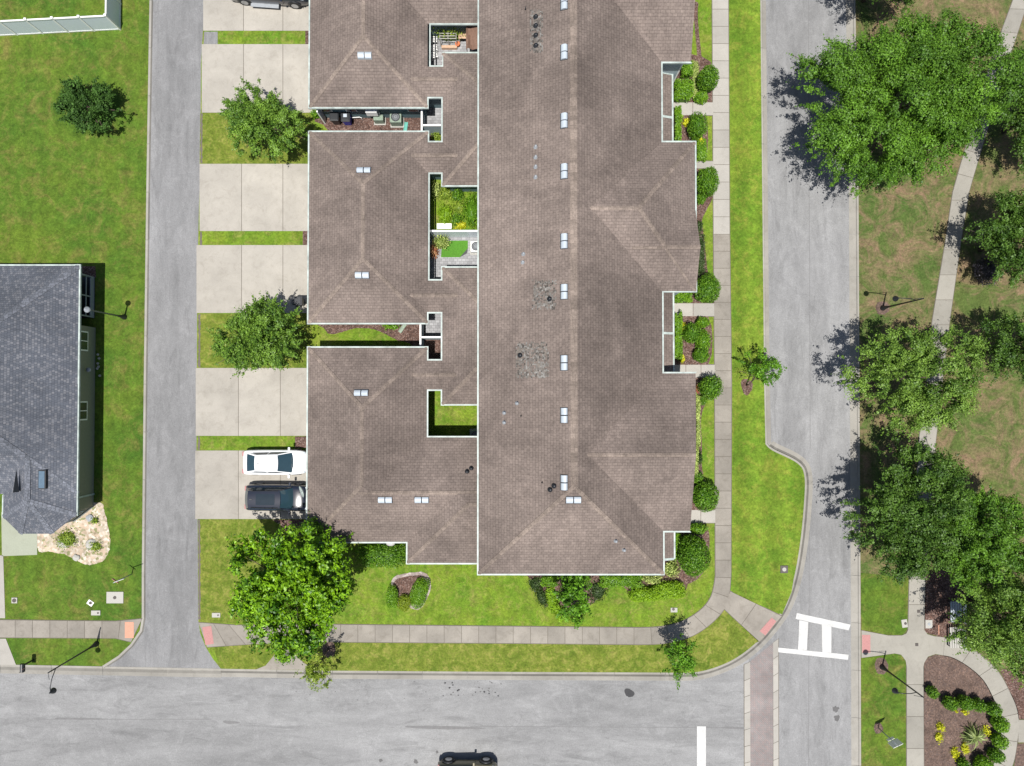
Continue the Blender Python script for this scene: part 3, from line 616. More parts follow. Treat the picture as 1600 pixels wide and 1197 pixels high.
# ------------------------------------------------------------------ roofs
PITCH = 5/12
def hip(mb, caps, x0, x1, y0, y1, ze, s=PITCH, gable='', axis=None, lift=0, capw=.13, xe=None, nocap=(), east=.5):
    """hip roof over a rectangle in metres; gable: letters of the ends (EWNS) that are not hipped.
       xe: per-point x of a gabled east end (south eave, ridge, north eave)"""
    z = ze+lift; w_, d_ = x1-x0, y1-y0
    if axis is None: axis = 'x' if w_ >= d_ else 'y'
    if axis == 'x':
        h = d_/2; ym = (y0+y1)/2; zr = z+h*s
        rx0 = x0+(0 if 'W' in gable else min(h, w_/2)); rx1 = x1-(0 if 'E' in gable else min(h, w_/2))
        a, b, c, d = (x0, y0, z), (x1, y0, z), (x1, y1, z), (x0, y1, z)
        if xe: b, c = (xe[0], y0, z), (xe[2], y1, z); rx1 = xe[1]
        p, q = (rx0, ym, zr), (rx1, ym, zr)
        fs = [[a, b, q, p], [c, d, p, q], [b, c, q], [d, a, p]]
    else:
        h = w_/2; xm = (x0+x1)/2; zr = z+h*s
        ry0 = y0+(0 if 'S' in gable else min(h, d_/2)); ry1 = y1-(0 if 'N' in gable else min(h, d_/2))
        a, b, c, d = (x0, y0, z), (x1, y0, z), (x1, y1, z), (x0, y1, z)
        p, q = (xm, ry0, zr), (xm, ry1, zr)
        fs = [[b, c, q, p], [d, a, p, q], [a, b, p], [c, d, q]]
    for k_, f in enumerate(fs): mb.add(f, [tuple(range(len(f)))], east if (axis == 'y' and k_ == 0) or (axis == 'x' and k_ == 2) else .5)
    th = .16
    for e0, e1 in ((a, b), (b, c), (c, d), (d, a)):
        mb.add([(e0[0], e0[1], z-th), (e1[0], e1[1], z-th), e1, e0], [(0, 1, 2, 3)], .6)
    mb.add([(v[0], v[1], z-th) for v in (d, c, b, a)], [(0, 1, 2, 3)])
    lines = [(p, q)]
    if axis == 'x':
        if 'W' not in gable: lines += [(a, p), (d, p)]
        if 'E' not in gable: lines += [(b, q), (c, q)]
    else:
        if 'S' not in gable: lines += [(a, p), (b, p)]
        if 'N' not in gable: lines += [(c, q), (d, q)]
    for i, (u, v) in enumerate(lines):
        u, v = Vector(u), Vector(v); t = v-u
        if t.length < .3 or i in nocap: continue
        hz = Vector((t.x, t.y, 0)).normalized(); n = Vector((-hz.y, hz.x, 0)); up = Vector((0, 0, .028))
        drop = capw*(s if i == 0 else s*.707)
        wdt = capw*(1.7 if i == 0 and abs(v.z-5.2) > 2 and t.length > 15 else 1)
        dr = Vector((0, 0, -drop*wdt/capw)) if i == 0 else Vector((0, 0, -drop))
        k = max(1, int(t.length/.3)); cp_ = MB(); caps.append(cp_)
        for j in range(k):
            f0, f1 = j/k, (j+1)/k; A, B = u.lerp(v, f0)+up, u.lerp(v, f1)+up+Vector((0, 0, .012))
            ti = .5+rnd.uniform(-.17, .15)
            cp_.add([A-n*wdt+dr, B-n*wdt+dr, B, A], [(0, 1, 2, 3)], ti); cp_.add([A, B, B+n*wdt+dr, A+n*wdt+dr], [(0, 1, 2, 3)], ti)
rnd = random.Random(3)
def ring(pts, off):
    """mitred offset of a closed polygon (counter-clockwise positive = outward)"""
    n = len(pts); A = sum(pts[i][0]*pts[(i+1)%n][1]-pts[(i+1)%n][0]*pts[i][1] for i in range(n)); sg = 1 if A > 0 else -1
    out = []
    for i in range(n):
        p0, p1, p2 = Vector(pts[i-1]), Vector(pts[i]), Vector(pts[(i+1)%n])
        a = (p1-p0).normalized(); b = (p2-p1).normalized(); na = Vector((a.y, -a.x))*sg; nb = Vector((b.y, -b.x))*sg
        m_ = (na+nb); m_ /= max(.3, 1+na.dot(nb)); out.append(tuple(p1+m_*off))
    return out
def gutters(parent, pts, z, skip=(), wdt=.08, m='gutter'):
    I, O = ring(pts, -.02), ring(pts, wdt); n = len(pts)
    for i in range(n):
        if i in skip: continue
        j = (i+1) % n; mb = MB()
        A, B, C, D = I[i], I[j], O[j], O[i]
        vs = [(*A, z+.02), (*B, z+.02), (*C, z+.02), (*D, z+.02), (*A, z-.13), (*B, z-.13), (*C, z-.13), (*D, z-.13)]
        mb.add(vs, [(0, 1, 2, 3), (7, 6, 5, 4), (2, 6, 7, 3), (0, 4, 5, 1), (1, 5, 6, 2), (0, 3, 7, 4)])
        mb.build('gutter', M[m], parent)
def walls(parent, pts, inset, z0, z1, m, name='wall'):
    P = ring(pts, -inset); mb = MB(); n = len(P)
    for i in range(n):
        a, b = P[i], P[(i+1) % n]; mb.add([(*a, z0), (*b, z0), (*b, z1), (*a, z1)], [(0, 1, 2, 3)])
    return mb.build(name, m, parent)
H2, H1 = 5.2, 2.7
block = empty('townhouse_block', (0, 0, 0), 0, 'long brown-shingled townhouse block with white gutters and garage wings, in the middle', 'building')
rm, cm = MB(), []
mx = lambda p: X(p, H2); my = lambda p: Y(p, H2)
xw, xe_ = mx(747.5), mx(1035.5); yS = my(897); yN = my(-480); xr = (xw+xe_)/2
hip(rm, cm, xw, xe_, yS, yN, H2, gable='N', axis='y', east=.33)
hip(rm, cm, xr, mx(1083), my(97), my(-155), H2, gable='WE', axis='x', xe=(mx(1082), mx(1079), mx(1086)))
hip(rm, cm, xr, mx(1088), my(455), my(222), H2, gable='W', axis='x')
hip(rm, cm, mx(985), mx(1088), my(455), my(329), H2, gable='WE', axis='x', lift=.02)
hip(rm, cm, xr, mx(1080), my(830), my(583), H2, gable='WE', axis='x', xe=(mx(1077), mx(1073), mx(1087)))
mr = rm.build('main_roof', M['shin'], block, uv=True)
for q_ in cm: q_.build('ridge_cap', M['cap'], mr, uv=True)
mainP = [(mx(a), my(b)) for a, b in [(747.5, -480), (747.5, 897), (1035.5, 897), (1035.5, 830), (1077, 830), (1087, 583), (1035.5, 583), (1035.5, 455), (1088, 455), (1088, 222), (1035.5, 222), (1035.5, 97), (1082, 97), (1086, -155), (1035.5, -155), (1035.5, -480)]]
gutters(block, mainP, H2, skip=(4, 12))
walls(block, mainP, .35, 0, H2+.05, M['wallgrey'])
# garages and links
gx = lambda p: X(p, H1); gy = lambda p: Y(p, H1)
def groof(rects, name='garage_roof'):
    a, c = MB(), []
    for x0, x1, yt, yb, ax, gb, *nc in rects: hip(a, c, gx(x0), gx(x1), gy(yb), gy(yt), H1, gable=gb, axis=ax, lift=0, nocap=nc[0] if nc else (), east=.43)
    o = a.build(name, M['shin'], block, uv=True)
    for q_ in c: q_.build('ridge_cap', M['cap'], o, uv=True)
    return o
groof([(481, 667, -140, 168, 'y', ''), (568, 850, -130, 37, 'x', 'WE')])
groof([(481, 668, 206, 505, 'y', '')])
groof([(481, 667.5, 543, 847.3, 'y', '', (2,)), (568, 850, 683, 847, 'x', 'WE'), (637, 850, 684, 880, 'x', 'E', (2,))])
groof([(690.5, 812, 83, 290, 'y', ''), (620, 760, 104, 152, 'x', 'WE'), (620, 760, 222, 270, 'x', 'WE')], 'link_roof')
groof([(690.5, 812, 418, 632, 'y', ''), (620, 760, 438, 488, 'x', 'WE'), (620, 760, 563, 609, 'x', 'WE')], 'link_roof')
gP = [(481, -200), (481, 168), (667, 168), (667, 152), (690.5, 152), (690.5, 222), (668, 222), (668, 206), (481, 206), (481, 505), (667.5, 505), (667.5, 488), (690.5, 488), (690.5, 563), (667.5, 563), (667.5, 543), (481, 543), (481, 847), (637, 847), (637, 880), (762, 880), (762, 683), (667.5, 683), (667.5, 609), (690.5, 609), (690.5, 632), (762, 632), (762, 418), (690.5, 418), (690.5, 438), (669, 438), (669, 270), (690.5, 270), (690.5, 290), (762, 290), (762, 83), (692, 83), (692, 104), (670, 104), (670, 37), (762, 37), (762, -200)]
gW = [(gx(a), gy(b)) for a, b in gP]
gutters(block, gW, H1, skip=(20, 26, 34, 40, 41))
walls(block, gW, .38, 0, H1+.05, M['wallteal'])
# garage doors, front windows and doors (seen from beside the photo's viewpoint)
def wallbox(parent, name, x0, y0, z0, x1, y1, z1, m, bev=.01): return MB().box(x0, y0, z0, x1, y1, z1).build(name, m, parent, bevel=bev)
for yc in (15, 122, 308, 436, 628, 757):
    yy = gy(yc); xx = gx(481)+.38
    d = wallbox(block, 'garage_door', xx-.05, yy-2.2, 0, xx+.05, yy+2.2, 2.15, M['white'])
    mb = MB()
    for k in range(1, 4): mb.box(xx-.062, yy-2.15, k*.54-.01, xx-.052, yy+2.15, k*.54+.01)
    mb.build('panel_groove', M['pipe'], d)
for xx, yc, hs in ((mx(1088)-.35, 270, (.9, 3.3)), (mx(1088)-.35, 390, (.9, 3.3)), (mx(1080)-.35, 660, (.9, 3.3)), (mx(1077)-.35, 760, (.9, 3.3)), (mx(1083)-.35, 30, (.9, 3.3))):
    for h0 in hs:
        yy = my(yc); f = wallbox(block, 'window', xx-.04, yy-.75, h0, xx+.05, yy+.75, h0+1.4, M['white'])
        MB().box(xx+.05, yy-.67, h0+.08, xx+.06, yy+.67, h0+1.32).build('pane', M['glass'], f)
for yc in (165, 208, 484, 575, 850):
    xx = mx(1035.5)-.35; yy = my(yc); wallbox(block, 'front_door', xx-.03, yy-.48, 0, xx+.05, yy+.48, 2.1, M['wallteal'])
for x0, y0 in ((500, 185), (540, 185), (640, 185)):
    xx, yy = gx(x0), gy(168)+.38
    f = wallbox(block, 'window', xx-.4, yy-.05, 1.2, xx+.4, yy+.03, 2.0, M['white']); MB().box(xx-.33, yy-.06, 1.26, xx+.33, yy-.05, 1.94).build('pane', M['glass'], f)
# porch roofs between the bays (lean-to, lower than the main eaves)
for y0, y1, mid in ((116, 222, 184), (457, 582, 521), (832, 873, None)):
    zp = 2.75; xa = mx(1035.5)-.35; xb = X(1052, zp); Ya, Yb = Y(y0, zp), Y(y1, zp)
    if y0 != 116: Ya = my(455 if y0 == 457 else 830)+.35
    if mid: Yb = my(222 if y0 == 116 else 583)-.35
    mb = MB(); zt = zp+(xb-xa)*.36
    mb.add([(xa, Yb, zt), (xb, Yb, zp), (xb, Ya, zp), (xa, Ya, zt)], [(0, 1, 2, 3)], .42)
    mb.add([(xa, Yb, zp-.2), (xb, Yb, zp-.2), (xb, Ya, zp-.2), (xa, Ya, zp-.2)], [(3, 2, 1, 0)])
    mb.add([(xb, Yb, zp), (xb, Yb, zp-.2), (xb, Ya, zp-.2), (xb, Ya, zp)], [(0, 1, 2, 3)])
    mb.add([(xa, Ya, zt), (xb, Ya, zp), (xb, Ya, zp-.2), (xa, Ya, zp-.2)], [(0, 1, 2, 3)]); mb.add([(xa, Yb, zt), (xa, Yb, zp-.2), (xb, Yb, zp-.2), (xb, Yb, zp)], [(0, 1, 2, 3)])
    pr = mb.build('porch_roof', M['shin'], block, uv=True)
    MB().box(xb-.02, Yb, zp-.16, xb+.09, Ya, zp+.03).build('gutter', M['gutter'], pr)
    g = MB()
    def rake(yy):
        g.add([(xa, yy-.08, zt+.03), (xb, yy-.08, zp+.03), (xb, yy+.08, zp+.03), (xa, yy+.08, zt+.03), (xa, yy-.08, zt-.15), (xb, yy-.08, zp-.15), (xb, yy+.08, zp-.15), (xa, yy+.08, zt-.15)], [(0, 1, 2, 3), (0, 4, 5, 1), (3, 2, 6, 7), (1, 5, 6, 2)])
    if mid: rake(Y(mid, zp))
    if y0 == 116: rake(Ya)
    if y0 == 832: rake(Yb)
    if g.v: g.build('rake_board', M['gutter'], pr)
    for yy in (Ya-.1 if y0 != 832 else Ya-.3, (Ya+Yb)/2, Yb+.12):
        MB().box(xb-.2, yy-.08, 0, xb-.05, yy+.08, zp-.2).build('porch_post', M['white'], block, bevel=.01)
# white corner trims of the north bay wall
xt = mx(1083)-.35; yt = my(97)+.35
MB().box(xt-.06, yt-.03, 0, xt+.03, yt+.08, H2-.15).build('corner_trim', M['white'], block)

# roof heights for things standing on the main roof
def zmain(x, y):
    return H2+PITCH*max(0, min(x-xw, xe_-x, y-yS, 99))
def on_roof(px, py, fz):
    z = 6.0
    for _ in range(12): p = W(px, py, z); z = fz(p.x, p.y)
    return W(px, py, z)
def roof_vent(px, py, vert, fz, s, nx, ny):
    """pair of domed off-ridge vents with a dark seam"""
    p = on_roof(px, py, fz); mb = MB(); sm = MB()
    L, Wd, ht = .95, .46, .16
    for k in (-1, 1):
        u0, u1 = (k*.25-.215), (k*.25+.215)
        N = 6; vs = []
        for uu in (u0, u1):
            for i in range(N+1):
                a = i/N; v = (a-.5)*Wd; z = ht*math.sin(math.pi*min(1, a*.9+.1))**.5 if 0 < i < N else 0
                vs.append((uu, v, z))
        n = N+1; fs = [(i, n+i, n+i+1, i+1) for i in range(N)]+[tuple(range(n)), tuple(range(n, 2*n))[::-1]]
        mb.add(vs, fs)
    for (a, b) in ((-.5, .5),): sm.add([(a, -.26, .012), (b, -.26, .012), (b, .26, .012), (a, .26, .012)], [(0, 1, 2, 3)])
    nrm = Vector((nx*s, ny*s, 1)).normalized(); ux = Vector((0, 1, 0)) if vert else Vector((1, 0, 0))
    ux = (ux-nrm*ux.dot(nrm)).normalized(); vy = nrm.cross(ux)
    from mathutils import Matrix
    Mx = Matrix((ux, vy, nrm)).transposed().to_4x4(); Mx.translation = p+nrm*.02
    o = mb.build('roof_vent', M['vent'], block); o.matrix_world = Mx
    q = sm.build('flashing', M['dark'], o)
for py in (4, 82, 189, 268, 377, 456, 567, 649, 754): roof_vent(881.5, py, True, zmain, PITCH, -1, 0)
roof_vent(896, 781, False, zmain, PITCH, 0, -1)
def zg(x0, x1, yt_, yb):
    return lambda x, y: H1+PITCH*max(0, min(x-gx(x0), gx(x1)-x, gy(yt_)-y, y-gy(yb)))
roof_vent(570, 87, False, zg(481, 667, -140, 168), PITCH, 0, -1)
roof_vent(568.5, 266, False, zg(481, 668, 206, 505), PITCH, 0, 1)
roof_vent(566, 430, False, zg(481, 668, 206, 505), PITCH, 0, -1)
roof_vent(564.5, 614, False, zg(481, 668, 543, 847), PITCH, 0, 1)
roof_vent(602, 781, False, zg(481, 850, 683, 847), PITCH, 0, -1)
roof_vent(659, 781, False, zg(481, 850, 683, 847), PITCH, 0, -1)
def pipes(lst, m, fz, r=.09, h=.35):
    for px, py in lst:
        p = on_roof(px, py, fz); o = MB().lathe([(r*2.1, -.04), (r*1.7, .05), (r, .09), (r, h), (0, h)], p, 12).build('vent_pipe', M[m], block, True)
pipes([(837.5, 26), (837.5, 40), (837.5, 55), (837.5, 71)], 'black', zmain, .09, .16)
pipes([(837, 230), (837, 246), (837, 261), (837, 277), (818, 397), (817, 410), (808, 630), (788, 645), (788, 660), (962, 845), (975, 859)], 'pipe', zmain, .07, .3)
pipes([(859, 467), (813, 555), (866, 759), (860, 765)], 'black', zmain, .09, .2)
pipes([(814, 650), (847, 754), (821, 15)], 'dark', zmain, .03, .3)
pipes([(730, 737), (736.5, 732)], 'black', zg(637, 850, 684, 880), .09, .25)
def patch(x0, y0, x1, y1, seed):
    r = random.Random(seed); mb = MB(); st_ = 2.6
    y = y0
    while y < y1:
        x = x0
        while x < x1:
            e = min(x-x0, x1-x, y-y0, y1-y)/6
            if r.random() < .42+min(.4, e):
                c = [on_roof(x+a, y+b, zmain)+Vector((-.004, 0, .010)) for a, b in ((0, 0), (st_*.85, 0), (st_*.85, st_), (0, st_))]
                mb.add(c[::-1], [(0, 1, 2, 3)], r.random())
            x += st_
        y += st_
    mb.build('weathered_patch', M['patch'], block)
patch(831, 437, 868, 482, 1); patch(806, 534, 856, 590, 2); patch(828, 15, 848, 82, 3)
# yard partition fences behind and between the garages
def fence(pts, h, name, label, m='white', cap='white', th=.06, board='wallgrey', z0=0):
    f = empty(name, (*pts[0], 0), 0, label, 'fence'); o = Vector((*pts[0], 0)); a = MB(); c = MB()
    for p, q in zip(pts, pts[1:]):
        p3, q3 = Vector((*p, 0))-o, Vector((*q, 0))-o; d = (q3-p3).normalized(); n = Vector((-d.y, d.x, 0))
        for mb, t, za, zb in ((a, th/2, z0, h-.04), (c, th, h-.04, h+.05)):
            vs = [v+Vector((0, 0, z)) for z in (za, zb) for v in (p3-n*t, q3-n*t, q3+n*t, p3+n*t)]
            mb.add(vs, [(4, 5, 6, 7), (0, 1, 5, 4), (1, 2, 6, 5), (2, 3, 7, 6), (3, 0, 4, 7)])
    a.build('panel', M[board], f); c.build('top_rail', M[cap], f); return f
f18 = lambda a, b: tuple(W(a, b, 1.8).xy)
fence([f18(659, 168), f18(659, 206)], 1.8, 'yard_fence', 'white-topped fence closing the bin yard between the two upper garages', board='wallgrey')
fence([f18(659, 196), f18(689, 196)], 1.8, 'yard_fence', 'white-topped fence dividing the two small yards beside the bin yard')
fence([f18(657, 505), f18(657, 543)], 1.8, 'yard_fence', 'white-topped fence closing the grassy gap between the two lower garages')
fence([f18(657, 527), f18(689, 527)], 1.8, 'yard_fence', 'white-topped fence dividing the two small yards beside the grassy gap')
fence([f18(671, 361), f18(747, 361)], 1.8, 'yard_fence', 'white fence between the overgrown courtyard and the paved courtyard', board='vinyl')
# courtyard floors
def court(name, x0, y0, x1, y1, m, z=.015): return sheet(name, [(x0, y0), (x1, y0), (x1, y1), (x0, y1)], z, M[m])
court('courtyard_paving', 668, 40, 752, 116, 'paver'); court('courtyard_lawn', 668, 284, 752, 367, 'lawn_mid'); court('courtyard_paving', 668, 367, 752, 446, 'paver', .0155)
court('courtyard_paving', 664, 160, 700, 202, 'paver', .018); court('courtyard_bed', 664, 202, 700, 235, 'mulch', .018)
court('courtyard_paving', 664, 486, 700, 528, 'paver', .018); court('courtyard_bed', 664, 528, 700, 570, 'mulch', .018)
court('courtyard_lawn', 660, 600, 752, 690, 'lawn_mid')
sheet('turf_mat', [(691, 376), (731, 376), (731, 388), (719, 402), (689, 402)], .03, M['turf'])
sheet('turf_mat', [(731, 388), (729.5, 396), (718.5, 402)], .05, M['dark'])

# ------------------------------------------------------------------ house on the left
HL = 2.6
hx = lambda p: X(p, HL); hy = lambda p: Y(p, HL)
house = empty('grey_roofed_house', (0, 0, 0), 0, 'single-storey olive house with speckled blue-grey shingle roof at the left edge', 'house')
a, c = MB(), []
S2 = .5
hip(a, c, hx(-290), hx(122), hy(772), hy(415), HL, s=S2, axis='x', capw=.2)
def facepoly(mb, P): mb.add(P, [tuple(range(len(P)))])
L_ = [(8, 700), (8, 808), (35, 834), (85, 834), (122, 805), (122, 690)]
P2 = [Vector((hx(p), hy(q), HL+.02)) for p, q in L_]
xm = (P2[0].x+P2[5].x)/2; rh = (P2[5].x-P2[0].x)/2*S2
A1 = Vector((xm, P2[2].y+abs(P2[5].x-xm)*.98, HL+.02+rh)); A2 = Vector((xm, hy(600), HL+.02+rh))
P2[0].y = P2[5].y = hy(600)
for f in ([P2[0], P2[1], A1, A2], [P2[1], P2[2], A1], [P2[2], P2[3], A1], [P2[3], P2[4], A1], [P2[4], P2[5], A2, A1]): facepoly(a, f)
for p in (P2[1], P2[2], P2[3], P2[4]):
    v = (A1-p); n = Vector((-v.y, v.x, 0)).normalized()*.18; k = 14; cq = MB(); c.append(cq)
    for j in range(k):
        u0, u1 = p+v*(j/k)+Vector((0, 0, .03)), p+v*((j+1)/k)+Vector((0, 0, .042))
        dz = Vector((0, 0, -.04)); cq.add([u0-n+dz, u1-n+dz, u1, u0], [(0, 1, 2, 3)], .5+rnd.uniform(-.1, .1)); cq.add([u0, u1, u1+n+dz, u0+n+dz], [(0, 1, 2, 3)], .5+rnd.uniform(-.1, .1))
n = Vector((.2, 0, 0)); k = 12; cq = MB(); c.append(cq); v = Vector((A1.x, hy(716), A1.z))-A1
for j in range(k):
    u0, u1 = A1+v*(j/k)+Vector((0, 0, .03)), A1+v*((j+1)/k)+Vector((0, 0, .045)); dz = Vector((0, 0, -.08))
    cq.add([u0-n+dz, u1-n+dz, u1, u0], [(0, 1, 2, 3)], .5); cq.add([u0, u1, u1+n+dz, u0+n+dz], [(0, 1, 2, 3)], .5)
hr = a.build('roof', M['shing'], house, uv=True)
for q_ in c: q_.build('ridge_cap', M['capg'], hr, uv=True)
hp = [(-290, 415), (-290, 772), (8, 772), (8, 808), (35, 834), (85, 834), (122, 805), (122, 415)]
hP = [(hx(p), hy(q)) for p, q in hp]
gutters(house, hP, HL, skip=(0, 1, 3, 4, 5), wdt=.09, m='gutter')
wp = [(hx(p), hy(q)) for p, q in [(-290, 415), (-290, 772), (8, 772), (8, 808), (35, 834), (85, 834), (122, 805), (122, 497), (90, 497), (90, 415)]]
walls(house, wp, .42, 0, HL+.02, M['wallolive'])
xW = hx(122)-.42
for ya, yb in ((517, 548), (627, 657)):
    y0, y1 = Y(yb, 1.6), Y(ya, 1.6)
    f = MB().box(xW, y0, .95, xW+.07, y1, 2.15).build('window', M['white'], house, bevel=.01)
    MB().box(xW+.07, y0+.1, 1.05, xW+.08, y1-.1, 2.05).build('pane', M['glass'], f)
    MB().box(xW+.081, (y0+y1)/2-.03, 1.05, xW+.095, (y0+y1)/2+.03, 2.05).build('mullion', M['white'], f)
# bay trims and windows on the south-east corner
e0, e1 = ring(wp, -.42)[6], ring(wp, -.42)[5]
e0, e1 = Vector((*e0, 0)), Vector((*e1, 0)); d = (e1-e0).normalized(); nn = Vector((-d.y, d.x, 0))
if nn.y > 0: nn = -nn
def along(t, z, o): return e0+d*t+nn*o+Vector((0, 0, z))
L0 = (e1-e0).length
mb = MB(); mb.add([along(.35, .9, .03), along(L0-.4, .9, .03), along(L0-.4, 2.1, .03), along(.35, 2.1, .03)], [(0, 1, 2, 3)]); mb.build('pane', M['glass'], house)
mb = MB()
for t0, t1, z0, z1 in ((.2, .35, .75, 2.25), (L0-.4, L0-.25, .75, 2.25), (.2, L0-.25, .75, .9), (.2, L0-.25, 2.1, 2.25), (0, L0, 0, .35)):
    mb.add([along(t0, z0, .05), along(t1, z0, .05), along(t1, z1, .05), along(t0, z1, .05)], [(0, 1, 2, 3)])
mb.build('window_trim', M['wallgrey'], house)
MB().box(xW, Y(775, 1)-.06, 0, xW+.06, Y(775, 1)+.06, HL-.1).build('downspout', M['gutter'], house)
# skylight and vent on the roof
def zh(x, y): return HL+S2*max(0, min(hx(122)-x, 9))
p = on_roof(68, 749, zh)
sk = MB().box(p.x-.28, p.y-.65, p.z-.25, p.x+.24, p.y+.65, p.z+.16).build('skylight', M['dark'], house, bevel=.02)
MB().box(p.x-.22, p.y-.58, p.z+.161, p.x+.18, p.y+.58, p.z+.175).build('pane', plain('skylight_pane', (.10, .15, .20), .15), sk)
p = on_roof(25, 752, lambda x, y: 3.9)
mb = MB(); mb.add([(p.x-.06, p.y+.85, p.z-.1), (p.x+.12, p.y-.75, p.z-.15), (p.x-.16, p.y-.75, p.z-.3), (p.x-.06, p.y-.75, p.z+.2)], [(0, 1, 3), (1, 2, 3), (2, 0, 3), (0, 2, 1)]); mb.build('roof_cricket', M['dark'], house)
# screened porch at the north-east corner
px0, px1 = hx(122)-1.6, X(147, 0); py0, py1 = Y(497, 0), Y(433, 0)
court_ = MB().box(px0, py0, .01, px1, py1, .06).build('patio_slab', M['dark'], house)
mb = MB()
for x_, y_ in ((px1-.05, py1-.05), (px1-.05, py0+.05), (px1-.05, (py0+py1)/2), (px0+.9, py1-.05)): mb.box(x_-.04, y_-.04, 0, x_+.04, y_+.04, HL-.2)
mb.box(px1-.08, py0, 0, px1-.02, py1, .5); mb.box(px0, py1-.08, HL-.32, px1, py1-.02, HL-.22); mb.box(px1-.08, py0, HL-.32, px1-.02, py1, HL-.22); mb.box(px1-.07, py0, .95, px1-.03, py1, 1.02)
mb.build('screen_frame', M['pipe'], house)
MB().box(px1-.8, py0+.3, .9, px1-.76, py1-.3, .95).build('porch_rail', M['dark'], house)
for i, (qx, qy) in enumerate([(156, 572), (155, 566), (157, 560), (153, 556), (158, 553), (154, 553)]): pass
shelf = MB()
for qx, qy in [(153, 554), (155, 560), (153, 568), (154, 573), (152, 576), (156, 587)]:
    q = W(qx, qy); shelf.lathe([(.0, .12), (.07, .09), (.1, .0)], q, 8)
tag(shelf.build('garden_stones', M['slab']), 'row of small pale stones in the strip beside the olive wall', 'stones')
q = W(139, 578, 1.2); MB().lathe([(.17, .0), (.17, .09), (.05, .16), (0, .16)], (q.x-.02, q.y, 1.2), 14).build('dryer_vent', M['pipe'], house, True)
# ------------------------------------------------------------------ white vinyl fence, top left
fx = [tuple(W(a, b, 0).xy) for a, b in ((-260, 69), (188, 46), (190, -160))]
vf = empty('vinyl_fence', (*fx[1], 0), 0, 'tall white vinyl panel fence at the top left corner', 'fence')
o_ = Vector((*fx[1], 0)); pan, rl = MB(), MB()
for p_, q_ in ((fx[1], fx[0]), (fx[1], fx[2])):
    p3, q3 = Vector((*p_, 0))-o_, Vector((*q_, 0))-o_; d = (q3-p3).normalized(); n_ = Vector((-d.y, d.x, 0)); Ln = (q3-p3).length; k = int(Ln/1.93)
    for i in range(k):
        a0, a1 = p3+d*(i*1.93+.04), p3+d*((i+1)*1.93-.04)
        for nm_, mm_, t, za, zb in (('panel', 'vinyl', .022, .05, 1.76), ('rail', 'white', .05, 1.74, 1.84), ('rail', 'white', .04, .02, .14)):
            mb = MB()
            vs = [v+Vector((0, 0, z)) for z in (za, zb) for v in (a0-n_*t, a1-n_*t, a1+n_*t, a0+n_*t)]
            mb.add(vs, [(4, 5, 6, 7), (0, 1, 5, 4), (1, 2, 6, 5), (2, 3, 7, 6), (3, 0, 4, 7)]); mb.build(nm_, M[mm_], vf)
        if i or p_ is fx[1]:
            c_ = p3+d*(i*1.93); mb = MB().box(c_.x-.065, c_.y-.065, 0, c_.x+.065, c_.y+.065, 1.88).box(c_.x-.085, c_.y-.085, 1.88, c_.x+.085, c_.y+.085, 1.95)
            if not (i == 0 and q_ is fx[2]): mb.build('post', M['white'], vf)

# ------------------------------------------------------------------ street lamps
def lamp(bx, by, h, arm, label, group='street lamps'):
    b = W(bx, by); t = empty('street_lamp', b, 0, label, 'street lamp', group)
    MB().lathe([(.2, 0), (.2, .12), (.14, .3), (.1, .55), (.07, .8)], (0, 0, 0), 16).build('base', M['black'], t, True)
    MB().tube([(0, 0, .5), (0, 0, h-.3), (0, 0, h)], [.065, .045, .04], 12).build('pole', M['black'] if arm else M['pole'], t, True)
    if arm:
        ax, ay = arm; L = math.hypot(ax, ay); u = Vector((ax/L, ay/L, 0))
        MB().tube([Vector((0, 0, h-.75))+u*0, Vector((0, 0, h-.45))+u*L*.4, Vector((0, 0, h-.38))+u*L*.75, Vector((0, 0, h-.5))+u*L], .028, 8).tube([(0, 0, h), Vector((0, 0, h-.2))+u*L*.35], .016, 6).build('arm', M['black'], t, True)
        c_ = Vector((0, 0, h-.5))+u*L
    else: c_ = Vector((0, 0, h-.05))
    MB().lathe([(0, .12), (.05, .1), (.07, .0), (.15, -.12), (.20, -.26), (.20, -.3)] if arm else [(0, .22), (.05, .2), (.09, .12), (.16, .05), (.21, -.02), (.21, -.05)], c_, 18).build('lamp_shade', M['black'] if arm else M['pipe'], t, True)
    MB().lathe([(.185, -.28), (.16, -.36), (.08, -.4), (0, -.4)] if arm else [(.19, -.04), (.15, -.2), (.1, -.3), (.05, -.3)], c_, 16).build('lamp_lens', M['vent'], t, True)
    return t
lamp(194.5, 495.5, 4.5, None, 'black post-top street lamp leaning over the screened porch, beside the alley')
lamp(151, 1006, 5.2, (-.15, -1.5), 'black street lamp with arm reaching over the road, on the left verge')
lamp(1379, 481.5, 5.0, (-1.45, .1), 'black street lamp with arm, on brown park grass above the round trees')
lamp(1378, 1042, 5.0, (-1.45, .1), 'black street lamp with arm beside the crossing path, bottom right')
